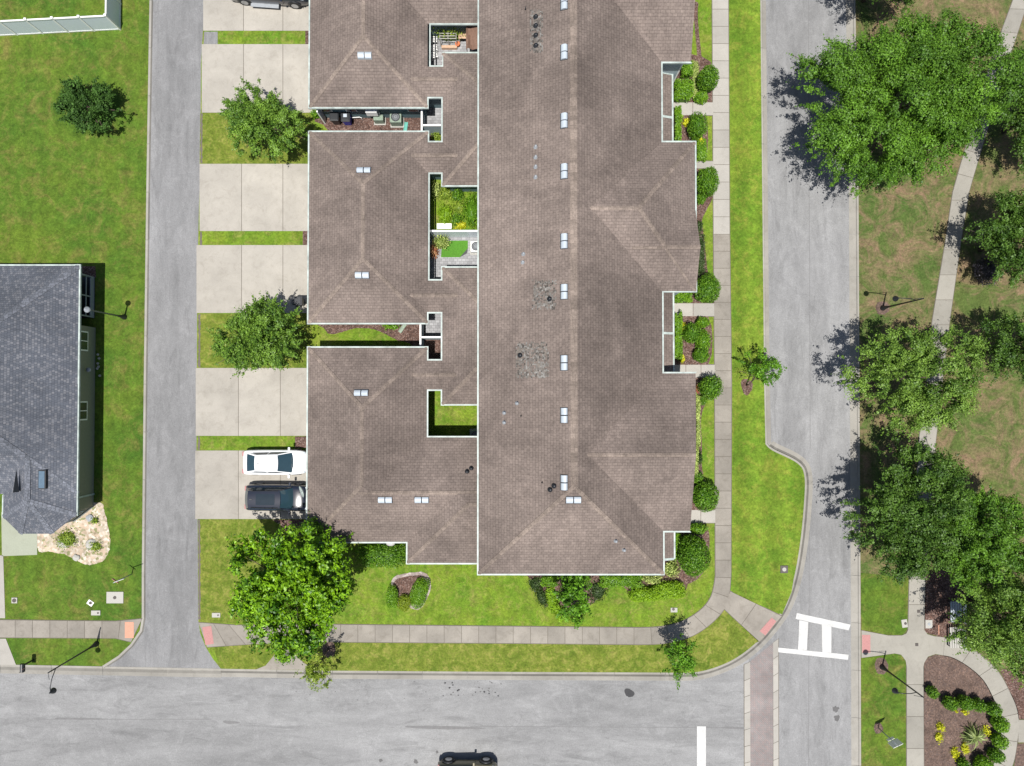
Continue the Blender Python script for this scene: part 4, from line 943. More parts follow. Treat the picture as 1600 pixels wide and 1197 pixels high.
# ------------------------------------------------------------------ signs, letterbox, boxes
def street_sign(bx, by, h, label, panels, m='white'):
    b = W(bx, by); t = empty('street_sign', b, 0, label, 'sign')
    MB().tube([(0, 0, 0), (0, 0, h)], .035, 8).build('post', M['pipe'], t, True)
    for (a0, a1, z0, z1, ang, mm) in panels:
        MB().box(a0, -.012, z0, a1, .012, z1, rz=ang, about=(0, 0)).build('sign_panel', M[mm], t, bevel=.004)
    return t
street_sign(206, 897, 2.3, 'thin street sign with small white and orange panels, on the left lawn by the alley', [(-.05, .75, 2.1, 2.28, R(20), 'white'), (-.35, .2, 1.85, 2.05, R(-35), 'pad2')])
street_sign(1372, 1137, 2.6, 'small white-backed sign on a thin post in the bottom right grass strip', [(-.38, .38, 1.85, 2.6, R(25), 'white'), (-.25, .25, 1.5, 1.75, R(25), 'white')])
b = W(52, 1031); t = empty('mailbox', b, 0, 'black letterbox on a post beside the kerb at the lower left', 'mailbox')
MB().box(-.05, -.05, 0, .05, .05, 1.0).build('post', M['black'], t, bevel=.005)
MB().box(-.16, -.42, 1.0, .14, .14, 1.05).tube([(0, -.42, 1.12), (0, .14, 1.12)], .14, 16).build('box', M['black'], t)
MB().box(-.145, -.44, 1.0, .145, -.42, 1.24).build('door', M['dark'], t); MB().box(.145, -.2, 1.1, .165, -.15, 1.35).build('flag', M['pad'], t)
def lid(px, py, wx, wy, label, m='slab', rz=0, hole=None, name='utility_box', cat='utility box', h=.05, round_=False):
    b = W(px, py); t = empty(name, b, rz, label, cat)
    if round_: MB().lathe([(wx/2, -.02), (wx/2, h), (0, h+.004)], (0, 0, 0), 24).build('lid', M[m], t)
    else: MB().box(-wx/2, -wy/2, 0, wx/2, wy/2, h).build('frame', M[m], t, bevel=.015)
    if hole:
        hx_, hy_, r, hm = hole
        MB().lathe([(r, h-.01), (r, h+.018), (r*.8, h+.022), (0, h+.022)], (hx_, hy_, 0), 16).build('cover', M[hm], t)
    return t
lid(23, 938, .42, .42, 'square concrete box with round lid at the far left of the lawn', hole=(0, 0, .15, 'iron'))
lid(141.5, 942, .45, .36, 'small white box with dark cover, tilted, between two larger boxes', rz=R(-35), hole=(.02, .02, .12, 'iron'), m='white')
lid(180, 933.5, 1.25, .85, 'largest pale concrete utility cover on the lawn by the alley', hole=(0, 0, .12, 'iron'))
lid(150, 957.5, .68, .36, 'flat pale meter cover just above the pavement on the left', hole=(.18, 0, .07, 'iron'))
lid(338, 961, .62, .34, 'pale meter cover on the lawn left of the big glossy tree', hole=(.15, 0, .06, 'iron'))
lid(1225, 889.5, .56, .56, 'square drain box with pale round cap on the bright verge strip', m='iron', hole=(0, 0, .15, 'slab'))
lid(1053, 953, .5, .34, 'oval pale valve cover in the lawn near the footpath bend', hole=(-.05, .06, .1, 'iron'))
lid(1413, 974, .42, .60, 'pale rounded valve box left of the park path', hole=(.05, 0, .1, 'iron'), rz=R(8))
lid(1451, 975, .52, .62, 'square concrete valve box right of the park path on red mulch', hole=(0, 0, .11, 'pipe'))
lid(1435, 955, .22, .22, 'small dark drain cover set in the upper park path', m='iron', name='drain_cover', cat='drain cover')
lid(1432, 1007, .22, .22, 'small dark drain cover in the middle of the path crossing', m='iron', name='drain_cover', cat='drain cover', h=.06)
sheet('storm_drain_apron', [(400, 1046), (415, 1040), (425, 1028), (433, 1018), (446, 1015), (458, 1017), (464, 1026), (475, 1036), (492, 1047)], .012, M['walkold'])
lid(446, 1024, .62, .62, 'round rusty manhole cover on the concrete drain apron', m='iron', name='manhole_cover', cat='manhole cover', round_=True, hole=(0, 0, .2, 'iron'))
# wheelie bins
def bin_(px, py, rz, body, lidm, label):
    b = W(px, py, 0); t = empty('wheelie_bin', b, rz, label, 'bin', 'wheelie bins by the garages')
    mb = MB(); vs = []
    for s_, z in ((.24, .06), (.30, 1.0)): vs += [(-s_, -s_*1.1, z), (s_, -s_*1.1, z), (s_, s_*1.1, z), (-s_, s_*1.1, z)]
    mb.add(vs, [(3, 2, 1, 0), (0, 1, 5, 4), (1, 2, 6, 5), (2, 3, 7, 6), (3, 0, 4, 7), (4, 5, 6, 7)]); mb.build('body', M[body], t, bevel=.03)
    mb = MB(); mb.box(-.33, -.37, 1.0, .33, .34, 1.05); mb.box(-.27, -.3, 1.05, .27, .27, 1.09); mb.build('lid', M[lidm], t, bevel=.02)
    MB().tube([(-.26, .4, .98), (.26, .4, .98)], .022, 8).build('handle', M[lidm], t)
    for s_ in (-1, 1): MB().tube([(s_*.26, .3, .11), (s_*.33, .3, .11)], .11, 12).build('wheel', M['tyre'], t)
    return t
bin_(471, 473, R(90), 'dark', 'dark', 'black wheelie bin on the driveway by the middle garage door')
bin_(527.5, 190, 0, 'dark', 'dark', 'black wheelie bin next to the blue one in the bin yard')
bin_(545, 191, 0, 'blueplastic', 'dark', 'blue-bodied recycling bin with dark lid in the bin yard')
o = MB().box(-.14, -.12, 0, .12, .12, .012); q = W(545, 190, 1.1); oo = o.build('bin_sticker', M['vent']); oo.parent = bpy.data.objects['wheelie_bin.002']; oo.location = (0, .05, 1.092)
def acunit(px, py, sx, sy, h, m, label, fan=True):
    b = W(px, py, 0); t = empty('air_conditioner' if fan else 'utility_cabinet', b, 0, label, 'air conditioner' if fan else 'cabinet')
    MB().box(-sx/2, -sy/2, .08, sx/2, sy/2, h).build('casing', M[m], t, bevel=.03)
    MB().box(-sx/2-.08, -sy/2-.08, .02, sx/2+.08, sy/2+.08, .08).build('pad', M['slab'], t)
    if fan:
        r = min(sx, sy)*.42
        MB().lathe([(r, h), (r, h+.03), (r*.93, h+.03), (r*.93, h+.005), (0, h+.005)], (0, 0, 0), 24).build('fan_grille', M['dark'], t)
        mb = MB()
        for k in range(8): a = k*math.pi/8; mb.box(-r*.9, -.008, h+.02, r*.9, .008, h+.03, rz=a, about=(0, 0))
        for rr in (.35, .65): mb.lathe([(r*rr, h+.02), (r*rr, h+.031), (r*rr+.015, h+.031), (r*rr+.015, h+.02)], (0, 0, 0), 20)
        mb.build('fan_guard', M['pipe'], t)
    else:
        mb = MB()
        for k in range(5): mb.box(-sx*.42, -sy*.42+k*sy*.19, h+.001, sx*.42, -sy*.42+k*sy*.19+.05, h+.014)
        mb.build('louvre', M[m], t)
    return t
acunit(594, 190, .72, .42, .75, 'acgreen', 'low pale-green utility cabinet in the middle of the bin yard', False)
acunit(621, 190, .85, .80, .85, 'acgreen', 'large mottled green air conditioner between the upper garages')
acunit(744.5, 388.5, .78, .78, .8, 'white', 'white air conditioner in the paved courtyard, by the tall wall')
acunit(744, 680, .78, .78, .7, 'acgreen', 'grey air conditioner in the shaded corner of the lowest courtyard')
b = W(587, 179, 0); t = empty('meter_box', (b.x, gy(168)+.36, 0), 0, 'white electricity meter box on the teal wall above the bin yard', 'meter box')
MB().box(-.42, -.28, 1.0, .42, 0, 1.7).build('casing', M['white'], t, bevel=.03); MB().tube([(.5, -.1, .2), (.5, -.1, 2.3)], .035, 8).build('conduit', M['pipe'], t)
b = W(558, 179, 0); t = empty('hose_pipe_run', (b.x, gy(168)+.30, 0), 0, 'white pipe run low on the teal wall beside the blue bin', 'pipe')
MB().tube([(-.35, -.05, .35), (.3, -.05, .45), (.42, -.1, .45), (.42, -.1, .1)], .03, 8).build('pipe', M['white'], t)
b = W(634, 200, 0); t = empty('downspout_splash_block', b, R(-8), 'teal splash block on mulch at the right of the bin yard', 'splash block')
MB().box(-.13, -.42, 0, .13, .42, .05).box(-.13, -.42, .05, -.09, .42, .1).box(.09, -.42, .05, .13, .42, .1).build('block', M['teal'], t)
b = W(629, 513, 0); t = empty('downspout_splash_block', b, R(-35), 'pale teal splash block on mulch in the grassy gap', 'splash block')
MB().box(-.13, -.38, 0, .13, .38, .05).box(-.13, -.38, .05, -.09, .38, .1).box(.09, -.38, .05, .13, .38, .1).build('block', M['acgreen'], t)
# wall light / dishes seen at the eaves
b = Vector((gx(481)+.28, gy(765), 0)); t = empty('satellite_dish', (b.x-.28, b.y, 2.75), R(20), 'pale satellite dish on the garage eave above the black car', 'satellite dish')
MB().lathe([(0, 0), (.2, .03), (.36, .1), (.42, .17), (.40, .17), (.2, .06), (0, .03)], (0, 0, .25), 20).build('dish', M['gutter'], t, True).rotation_euler = (0, R(-62), 0)
MB().tube([(.1, 0, -.1), (.1, 0, .3), (-.05, 0, .45)], .02, 6).tube([(-.2, 0, .3), (-.45, 0, .55)], .012, 6).build('bracket', M['dark'], t)
b = Vector((gx(610), gy(847)-.03, 0)); t = empty('wall_lamp', (b.x, b.y, 2.45), 0, 'oval white light fitting under the garage gutter above the dark hedge', 'lamp')
MB().lathe([(0, .06), (.2, .05), (.32, .0), (.3, -.05), (0, -.06)], (0, -.2, 0), 20).build('fitting', M['slab'], t, True); MB().lathe([(.0, .075), (.13, .065), (.14, .05)], (0, -.2, 0), 16).build('lens', M['pipe'], t)
t.scale = (1, .6, 1)
# benches partly under the big park tree
for px, py, lab in ((1488, 953, 'grey slatted bench on red mulch, upper one, half under the park tree'), (1487, 993, 'white bench at the top of the round path, lower one, half under the park tree')):
    b = W(px, py); t = empty('park_bench', b, 0, lab, 'bench')
    mb = MB()
    for k in range(5): mb.box(-.42+k*.17, -.75, .42, -.29+k*.17, .75, .46)
    mb.build('seat', M['vent'] if py < 970 else M['slab'], t)
    mb = MB()
    for z in (.55, .68, .81): mb.box(.42, -.75, z, .46, .75, z+.09)
    mb.build('backrest', M['white'], t)
    for sx_ in (-.35, .38):
        for sy_ in (-.65, .65): MB().box(sx_-.03, sy_-.03, 0, sx_+.03, sy_+.03, .42).build('leg', M['black'], t)
b = W(1466, 983); t = empty('marker_stake', b, 0, 'thin orange stake lying on the red mulch below the benches', 'stake')
MB().box(-.03, -.38, .03, .03, .38, .07).build('stake', M['pad2'], t)
# courtyard furniture (top courtyard)
b = W(702, 69.5); t = empty('planter_trellis', b, 0, 'wooden planter with pale slatted trellis in the top courtyard', 'planter')
MB().box(-.55, -.42, 0, .6, -.22, .32).build('box', M['wood'], t, bevel=.01)
mb = MB()
for k in range(5): mb.box(-.6, -.15+k*.19, 1.05, .6, -.10+k*.19, 1.09)
for x_ in (-.6, 0, .6): mb.box(x_-.025, -.2, 0, x_+.025, -.15, 1.05).box(x_-.02, -.2, 1.0, x_+.02, .72, 1.05)
mb.build('trellis', M['slab'], t)
b = W(715.5, 72); t = empty('flower_pot', b, 0, 'round orange terracotta pot at the end of the wooden planter', 'pot')
MB().lathe([(.1, 0), (.15, .3), (.18, .32), (.18, .38), (.14, .38), (.12, .32), (0, .32)], (0, 0, 0), 20).build('pot', M['terra'], t, True)
b = W(725, 62); t = empty('side_table', b, 0, 'square pale wooden table beside the brown parasol', 'table')
MB().box(-.36, -.30, .68, .36, .30, .72).build('table_top', M['wood'], t, bevel=.01)
for sx_ in (-.3, .3):
    for sy_ in (-.24, .24): MB().box(sx_-.025, sy_-.025, 0, sx_+.025, sy_+.025, .68).build('leg', M['wood'], t)
b = W(740, 66); t = empty('shade_canopy', b, 0, 'brown canvas shade canopy at the right of the top courtyard', 'canopy')
mb = MB(); ns = 8
for i in range(ns):
    for j in range(8):
        def q_(u, v): return (-.42+1.2*u, -1.6+2.85*v, 2.0+.12*math.sin(u*9+v*4)+.10*math.sin(v*6+u*14)*(1-v)+.2*u)
        mb.add([q_(i/ns, j/8), q_((i+1)/ns, j/8), q_((i+1)/ns, (j+1)/8), q_(i/ns, (j+1)/8)], [(0, 1, 2, 3)])
mb.build('canvas', M['canvas'], t, True)
for y_ in (-1.5, 1.2): MB().tube([(-.38, y_, 0), (-.38, y_, 2.0)], .025, 8).build('post', M['black'], t)
for i, (py, lab) in enumerate(((66, 'uppermost white slatted chair along the dark wall of the top courtyard'), (79, 'middle white slatted chair along the dark wall of the top courtyard'), (90, 'lowest white slatted chair along the dark wall of the top courtyard'))):
    b = W(680, py); t = empty('garden_chair', b, R(8*i), lab, 'chair', 'white chairs in the top courtyard')
    mb = MB()
    for k in range(4): mb.box(-.22, -.22+k*.12, .42, .2, -.15+k*.12, .45)
    mb.build('seat', M['white'], t)
    mb = MB()
    for k in range(4): mb.box(-.28+.0, -.2+k*.12, .45, -.24, -.15+k*.12, .9)
    mb.box(-.28, -.22, .86, -.24, .24, .92); mb.build('backrest', M['white'], t)
    for sx_ in (-.2, .18):
        for sy_ in (-.2, .2): MB().box(sx_-.02, sy_-.02, 0, sx_+.02, sy_+.02, .42).build('leg', M['white'], t)
b = W(695, 355.5); t = empty('garden_bench', b, 0, 'small white bench against the fence in the overgrown courtyard', 'bench')
MB().box(-.55, -.2, .40, .55, .2, .45).build('seat', M['white'], t, bevel=.02)
for sx_ in (-.48, .48): MB().box(sx_-.04, -.18, 0, sx_+.04, .18, .40).build('leg', M['white'], t)
b = W(673, 374); t = empty('hose_reel', b, 0, 'round coiled hose in the dark corner of the paved courtyard', 'hose')
mb = MB()
for rr in (.18, .22, .26): mb.tube([(rr*math.cos(a), rr*math.sin(a), .1+rr*.3) for a in [k*math.pi/8 for k in range(17)]], .025, 6)
mb.build('coil', M['pipe'], t)
# ------------------------------------------------------------------ vehicles
def patchmesh(mb, c00, c10, c11, c01, bow=(0, 0), n=6, m_=4, off=0, ins=(0, 1, 0, 1), crown=0):
    """bilinear panel: u across the car (-1..1), v up; bowed along x"""
    c00, c10, c11, c01 = map(Vector, (c00, c10, c11, c01)); nr = ((c10-c00).cross(c01-c00)).normalized(); vs = []
    for j in range(m_+1):
        v = ins[2]+(ins[3]-ins[2])*j/m_
        for i in range(n+1):
            u = ins[0]+(ins[1]-ins[0])*i/n
            p = (c00*(1-u)+c10*u)*(1-v)+(c01*(1-u)+c11*u)*v
            b_ = (bow[0]*(1-v)+bow[1]*v)*(1-(2*u-1)**2)
            p = p+Vector((b_, 0, crown*(1-(2*u-1)**2)))+nr*off; vs.append(p)
    fs = [(j*(n+1)+i, j*(n+1)+i+1, (j+1)*(n+1)+i+1, (j+1)*(n+1)+i) for j in range(m_) for i in range(n)]
    mb.add(vs, fs)
def car(name, label, x, y, rz, L, Wd, H, paint, xr, wheels=(.85, 3.7), wr=.34, hood=.92, deck=1.0, belt=1.0, roofm=None, panoramic=False, flare=False, bed=None, bumper=.1, cat='car', trim=None, hw=.80):
    """x axis forward, origin under the middle; xr = rear glass base, roof rear, roof front, windshield base measured from the rear"""
    t = empty(name, (x, y, 0), rz, label, cat); P = M[paint]; o = -L/2; w_ = Wd/2
    a, b_, c_, d_ = [o+v for v in xr]
    # lower body lofted from rear to front
    mb = MB(); sec = []
    st_ = [(0, .80, .52), (.06, .88, .80), (.25, .955, deck), (max(.45, xr[0]-.1), .98, deck+.01), (L*.3, 1, belt), (L*.5, 1, belt), (xr[3]-.25, .995, belt-.01), (xr[3]+.1, .985, hood+.06), (L*.88, .955, hood), (L-.22, .88, hood-.10), (L-.06, .76, .66), (L, .62, .50)]
    st_ = sorted(st_)
    for xs, wf, zt in st_:
        W2 = w_*wf
        sec.append([(o+xs, s*yy*W2, zz) for s, yy, zz in ((-1, .90, .22), (-1, .985, .42), (-1, 1.0, .42+(zt-.42)*.45), (-1, .975, .42+(zt-.42)*.85), (-1, .88, zt-.005), (-1, .5, zt+.025), (0, 0, zt+.04), (1, .5, zt+.025), (1, .88, zt-.005), (1, .975, .42+(zt-.42)*.85), (1, 1.0, .42+(zt-.42)*.45), (1, .985, .42), (1, .90, .22))])
    n_ = len(sec[0]); vs = [p for r in sec for p in r]
    fs = [(i*n_+k, i*n_+k+1, (i+1)*n_+k+1, (i+1)*n_+k) for i in range(len(sec)-1) for k in range(n_-1)]+[tuple(range(n_)), tuple((len(sec)-1)*n_+k for k in range(n_))[::-1]]
    mb.add(vs, fs); body = mb.build('body', P, t, True); s_ = body.modifiers.new('s', 'SUBSURF'); s_.levels = s_.render_levels = 1
    wb, wr_ = w_*.90, w_*(.66 if not flare else .8)
    zb = belt-.03; zr = H-.05
    A = [(a, -wb*.88, zb), (a, wb*.88, zb)]; B = [(b_, -wr_*.93, zr), (b_, wr_*.93, zr)]; C = [(c_, -wr_, zr), (c_, wr_, zr)]; D = [(d_, -wb*.95, zb), (d_, wb*.95, zb)]
    cb = MB()
    patchmesh(cb, D[0], D[1], C[1], C[0], (.16, .06)); patchmesh(cb, A[1], A[0], B[0], B[1], (-.08, -.03))
    mp = lambda p, q: tuple((Vector(p)+Vector(q))/2)
    for s in (0, 1):
        q = [D[s], A[s], B[s], C[s]] if s == 1 else [A[s], D[s], C[s], B[s]]
        patchmesh(cb, *q, n=8)
    cb.build('cabin', P, t, True)
    g = MB(); patchmesh(g, D[0], D[1], C[1], C[0], (.16, .06), off=.012, ins=(.04, .96, .05, .97)); g.build('windshield', M['carglass'], t, True)
    g = MB(); patchmesh(g, A[1], A[0], B[0], B[1], (-.08, -.03), off=.012, ins=(.06, .94, .08, .95)); g.build('rear_window', M['carglass'], t, True)
    for s in (0, 1):
        q = [D[s], A[s], B[s], C[s]] if s == 1 else [A[s], D[s], C[s], B[s]]
        for i0, i1 in ((.07, .46), (.50, .90)):
            g = MB(); patchmesh(g, *q, off=.012, ins=(i0, i1, .14, .88)); g.build('side_window', M['carglass'], t, True)
    r = MB(); e = .04
    patchmesh(r, (c_+.02, -wr_-.01, zr), (c_+.02, wr_+.01, zr), (b_-.02, wr_*.93+.01, zr), (b_-.02, -wr_*.93-.01, zr), (.06, -.03), n=8, m_=6, crown=.055); rf = r.build('roof', P if not roofm else M[roofm], t, True)
    if panoramic:
        r = MB(); patchmesh(r, (c_-.35, -wr_*.62, zr+.035), (c_-.35, wr_*.62, zr+.035), (b_+.55, wr_*.62, zr+.035), (b_+.55, -wr_*.62, zr+.035), (.03, 0), crown=.03); r.build('sunroof', M['glass'], rf, True)
        for s in (-1, 1): MB().tube([(c_-.1, s*wr_*.93, zr+.05), ((b_+c_)/2, s*wr_*.95, zr+.09), (b_+.2, s*wr_*.9, zr+.05)], .018, 6).build('roof_rail', M['black'], rf)
    ant = MB().box(b_+.12, -.02, zr+.05, b_+.3, .02, zr+.10).build('antenna', M['dark'], rf)
    for s in (-1, 1):
        m1 = MB().box(d_-.28, s*(w_*.93), belt-.02, d_-.12, s*(w_+.2), belt+.12).build('mirror', P, t, bevel=.04)
        hl = MB().box(o+L-.42, s*w_*.62, hood-.20, o+L-.17, s*w_*.84, hood-.11).build('headlight', M['vent'], t, bevel=.05)
        tl = MB().box(o+.03, s*w_*.5, .72, o+.2, s*w_*.86, .88).build('tail_light', M['pad'], t, bevel=.03)
        for wx in wheels:
            wh = MB().tube([(o+wx, s*(w_-.24), wr), (o+wx, s*(w_+.005+(.04 if flare else 0)), wr)], wr, 20).build('tyre', M['tyre'], t, bevel=.03)
            MB().tube([(o+wx, s*(w_-.05), wr), (o+wx, s*(w_+.012+(.045 if flare else 0)), wr)], wr*.62, 14).build('rim', M['rim'], wh)
            ar = MB().tube([(o+wx+(wr+.07)*math.cos(k*math.pi/10), s*(w_+.02 if flare else w_-.03), wr+(wr+.07)*math.sin(k*math.pi/10)) for k in range(11)], .06 if flare else .035, 6).build('fender_flare', M['dark'], t, True)
    MB().box(o+.2, -w_*.85, .18, o+L-.3, w_*.85, .3).build('underbody', M['dark'], t)
    # panel gaps and wipers
    mb = MB()
    for s in (-1, 1):
        mb.tube([(d_-.05, s*w_*.55, belt+.03), (d_+.02, s*w_*.06, belt+.05)], .012, 4)
    mb.build('wiper', M['black'], t)
    if bed:
        MB().box(o+.1, -w_*.78, belt-.02, o+bed, w_*.78, belt+.055).build('bed_cover', M['dark'], t, bevel=.03)
    if trim == 'steps':
        for s in (-1, 1): MB().box(o+1.6, s*(w_-.05), .36, o+3.7, s*(w_+.24), .42).build('step_bar', M['pipe'], t, bevel=.02)
    return t
wc = W(380, 723, .6)
car('parked_car', 'white saloon car parked on the lowest driveway, nose under the garage eave', wc.x+2.38, W(430, 722.5, .8).y, 0, 4.78, 1.86, 1.45, 'carwhite', (.42, 1.2, 2.75, 3.72), (.95, 3.8))
wc = W(382, 779, .8)
car('parked_suv', 'black estate SUV with panoramic roof parked beside the white car', wc.x+2.42, W(430, 779, 1.2).y, R(-.5), 4.85, 1.94, 1.72, 'carblack', (.22, .62, 2.85, 3.62), (.95, 3.85), .37, 1.08, 1.1, 1.1, panoramic=True, cat='suv')
wc = W(420, 17, .4)
car('pickup_truck', 'black pickup truck with silver step bars on the top driveway, mostly out of frame', W(420, 14, .6).x, wc.y+1.0+.45, R(-4), 5.9, 1.95, 1.85, 'carblack', (2.0, 2.25, 3.6, 4.35), (1.15, 4.9), .42, 1.15, 1.15, 1.15, trim='steps', bed=1.95, cat='pickup')
jc = W(731, 1182)
car('off_road_vehicle', 'olive boxy off-road vehicle with dark fender flares at the bottom edge of the road', jc.x, jc.y-.92, 0, 4.3, 1.8, 1.84, 'carolive', (.12, .2, 2.5, 2.85), (.78, 3.52), .40, 1.1, 1.05, 1.08, flare=True, cat='off-roader', roofm='wood')

# ------------------------------------------------------------------ trees
tree('oak_tree', 'biggest bright green oak, spreading over the road at the top right', 1412, 155, 168, 144, 8.0, M['oak'], 11, nc=210, per=760, leaf=.135, crad=.125, twig=.3, trunk_r=.2)
tree('oak_tree', 'dark oak mostly beyond the top edge, shading the road kerb', 1405, -62, 92, 88, 7.5, M['oakd'], 12, nc=90, per=390, leaf=.135, crad=.17, twig=.35)
tree('oak_tree', 'dark oak at the right edge beside the biggest oak', 1635, 170, 78, 105, 6.5, M['oakd'], 13, nc=100, per=370, leaf=.135, crad=.17)
tree('oak_tree', 'dark rounded oak at the right edge, right of the park path', 1590, 372, 82, 72, 6.0, M['oakd'], 14, nc=90, per=390, leaf=.13, crad=.19, twig=.2)
tree('oak_tree', 'dark oak at the right edge, just right of the pale loose oak', 1600, 545, 75, 62, 6.0, M['oakd'], 15, nc=90, per=260, leaf=.13, crad=.18)
tree('oak_tree', 'pale loose-crowned oak halfway down the side road, its shadow on the kerb', 1432, 590, 104, 100, 7.0, M['oak2'], 16, nc=135, per=300, leaf=.13, crad=.13, twig=.5, lumpy=.3)
tree('oak_tree', 'dense dark oak over the kerb below the pale loose oak', 1428, 800, 100, 105, 7.0, M['oakd'], 17, nc=150, per=400, leaf=.135, crad=.14, twig=.35)
tree('oak_tree', 'mid green oak joined to the dense dark oak on its right', 1530, 842, 82, 78, 6.5, M['oak'], 18, nc=110, per=370, leaf=.135, crad=.16)
tree('oak_tree', 'yellowish-green oak above the round path at the right edge', 1585, 968, 98, 92, 7.0, M['oak2'], 19, nc=150, per=420, leaf=.13, crad=.15, twig=.3)
tree('crape_myrtle', 'leafy crape myrtle between the two upper driveways', 410, 190, 62, 58, 4.6, M['myrtle'], 21, nc=80, per=330, leaf=.13, crad=.18, twig=.7, lumpy=.25, group='crape myrtles beside the driveways')
tree('crape_myrtle', 'leafy crape myrtle between the two lower driveways', 404, 526, 68, 62, 4.8, M['myrtle'], 22, nc=85, per=330, leaf=.13, crad=.18, twig=.7, lumpy=.25, group='crape myrtles beside the driveways')
tree('magnolia_tree', 'largest glossy bright green tree below the parked cars', 453, 917, 108, 102, 7.0, M['magn'], 23, nc=190, per=260, leaf=.235, crad=.125, thr=-.08, twig=.25, lumpy=.22, elong=.5)
tree('young_tree', 'small yellow-green street tree leaning over the kerb beside the glossy tree', 496, 1043, 30, 30, 3.6, M['young'], 24, nc=34, per=70, leaf=.135, crad=.24, base=(513, 1014), twig=.4, trunk_r=.05)
tree('young_tree', 'small narrow street tree on the kerb, its shadow on the footpath', 1063, 1030, 27, 40, 3.9, M['sapl'], 25, nc=36, per=75, leaf=.135, crad=.26, base=(1053, 1005), twig=.4, trunk_r=.05)
tree('sapling', 'small star-shaped sapling in a mulch ring on the bright verge strip', 1192, 573, 36, 30, 2.8, M['sapl'], 26, nc=30, per=60, leaf=.135, crad=.22, base=(1166, 602), twig=.6, trunk_r=.05, lumpy=.4)
tree('round_bush_tree', 'dark round bushy tree alone on the large left lawn', 139, 167, 52, 42, 2.6, M['holly'], 27, nc=75, per=230, leaf=.14, crad=.2, twig=.5, low=.1)
tree('young_tree', 'slim dark green tree in the planting bed below the main roof', 896, 936, 30, 46, 3.8, M['sapl'], 28, nc=40, per=80, leaf=.18, crad=.24, base=(890, 918), twig=.5, trunk_r=.05)
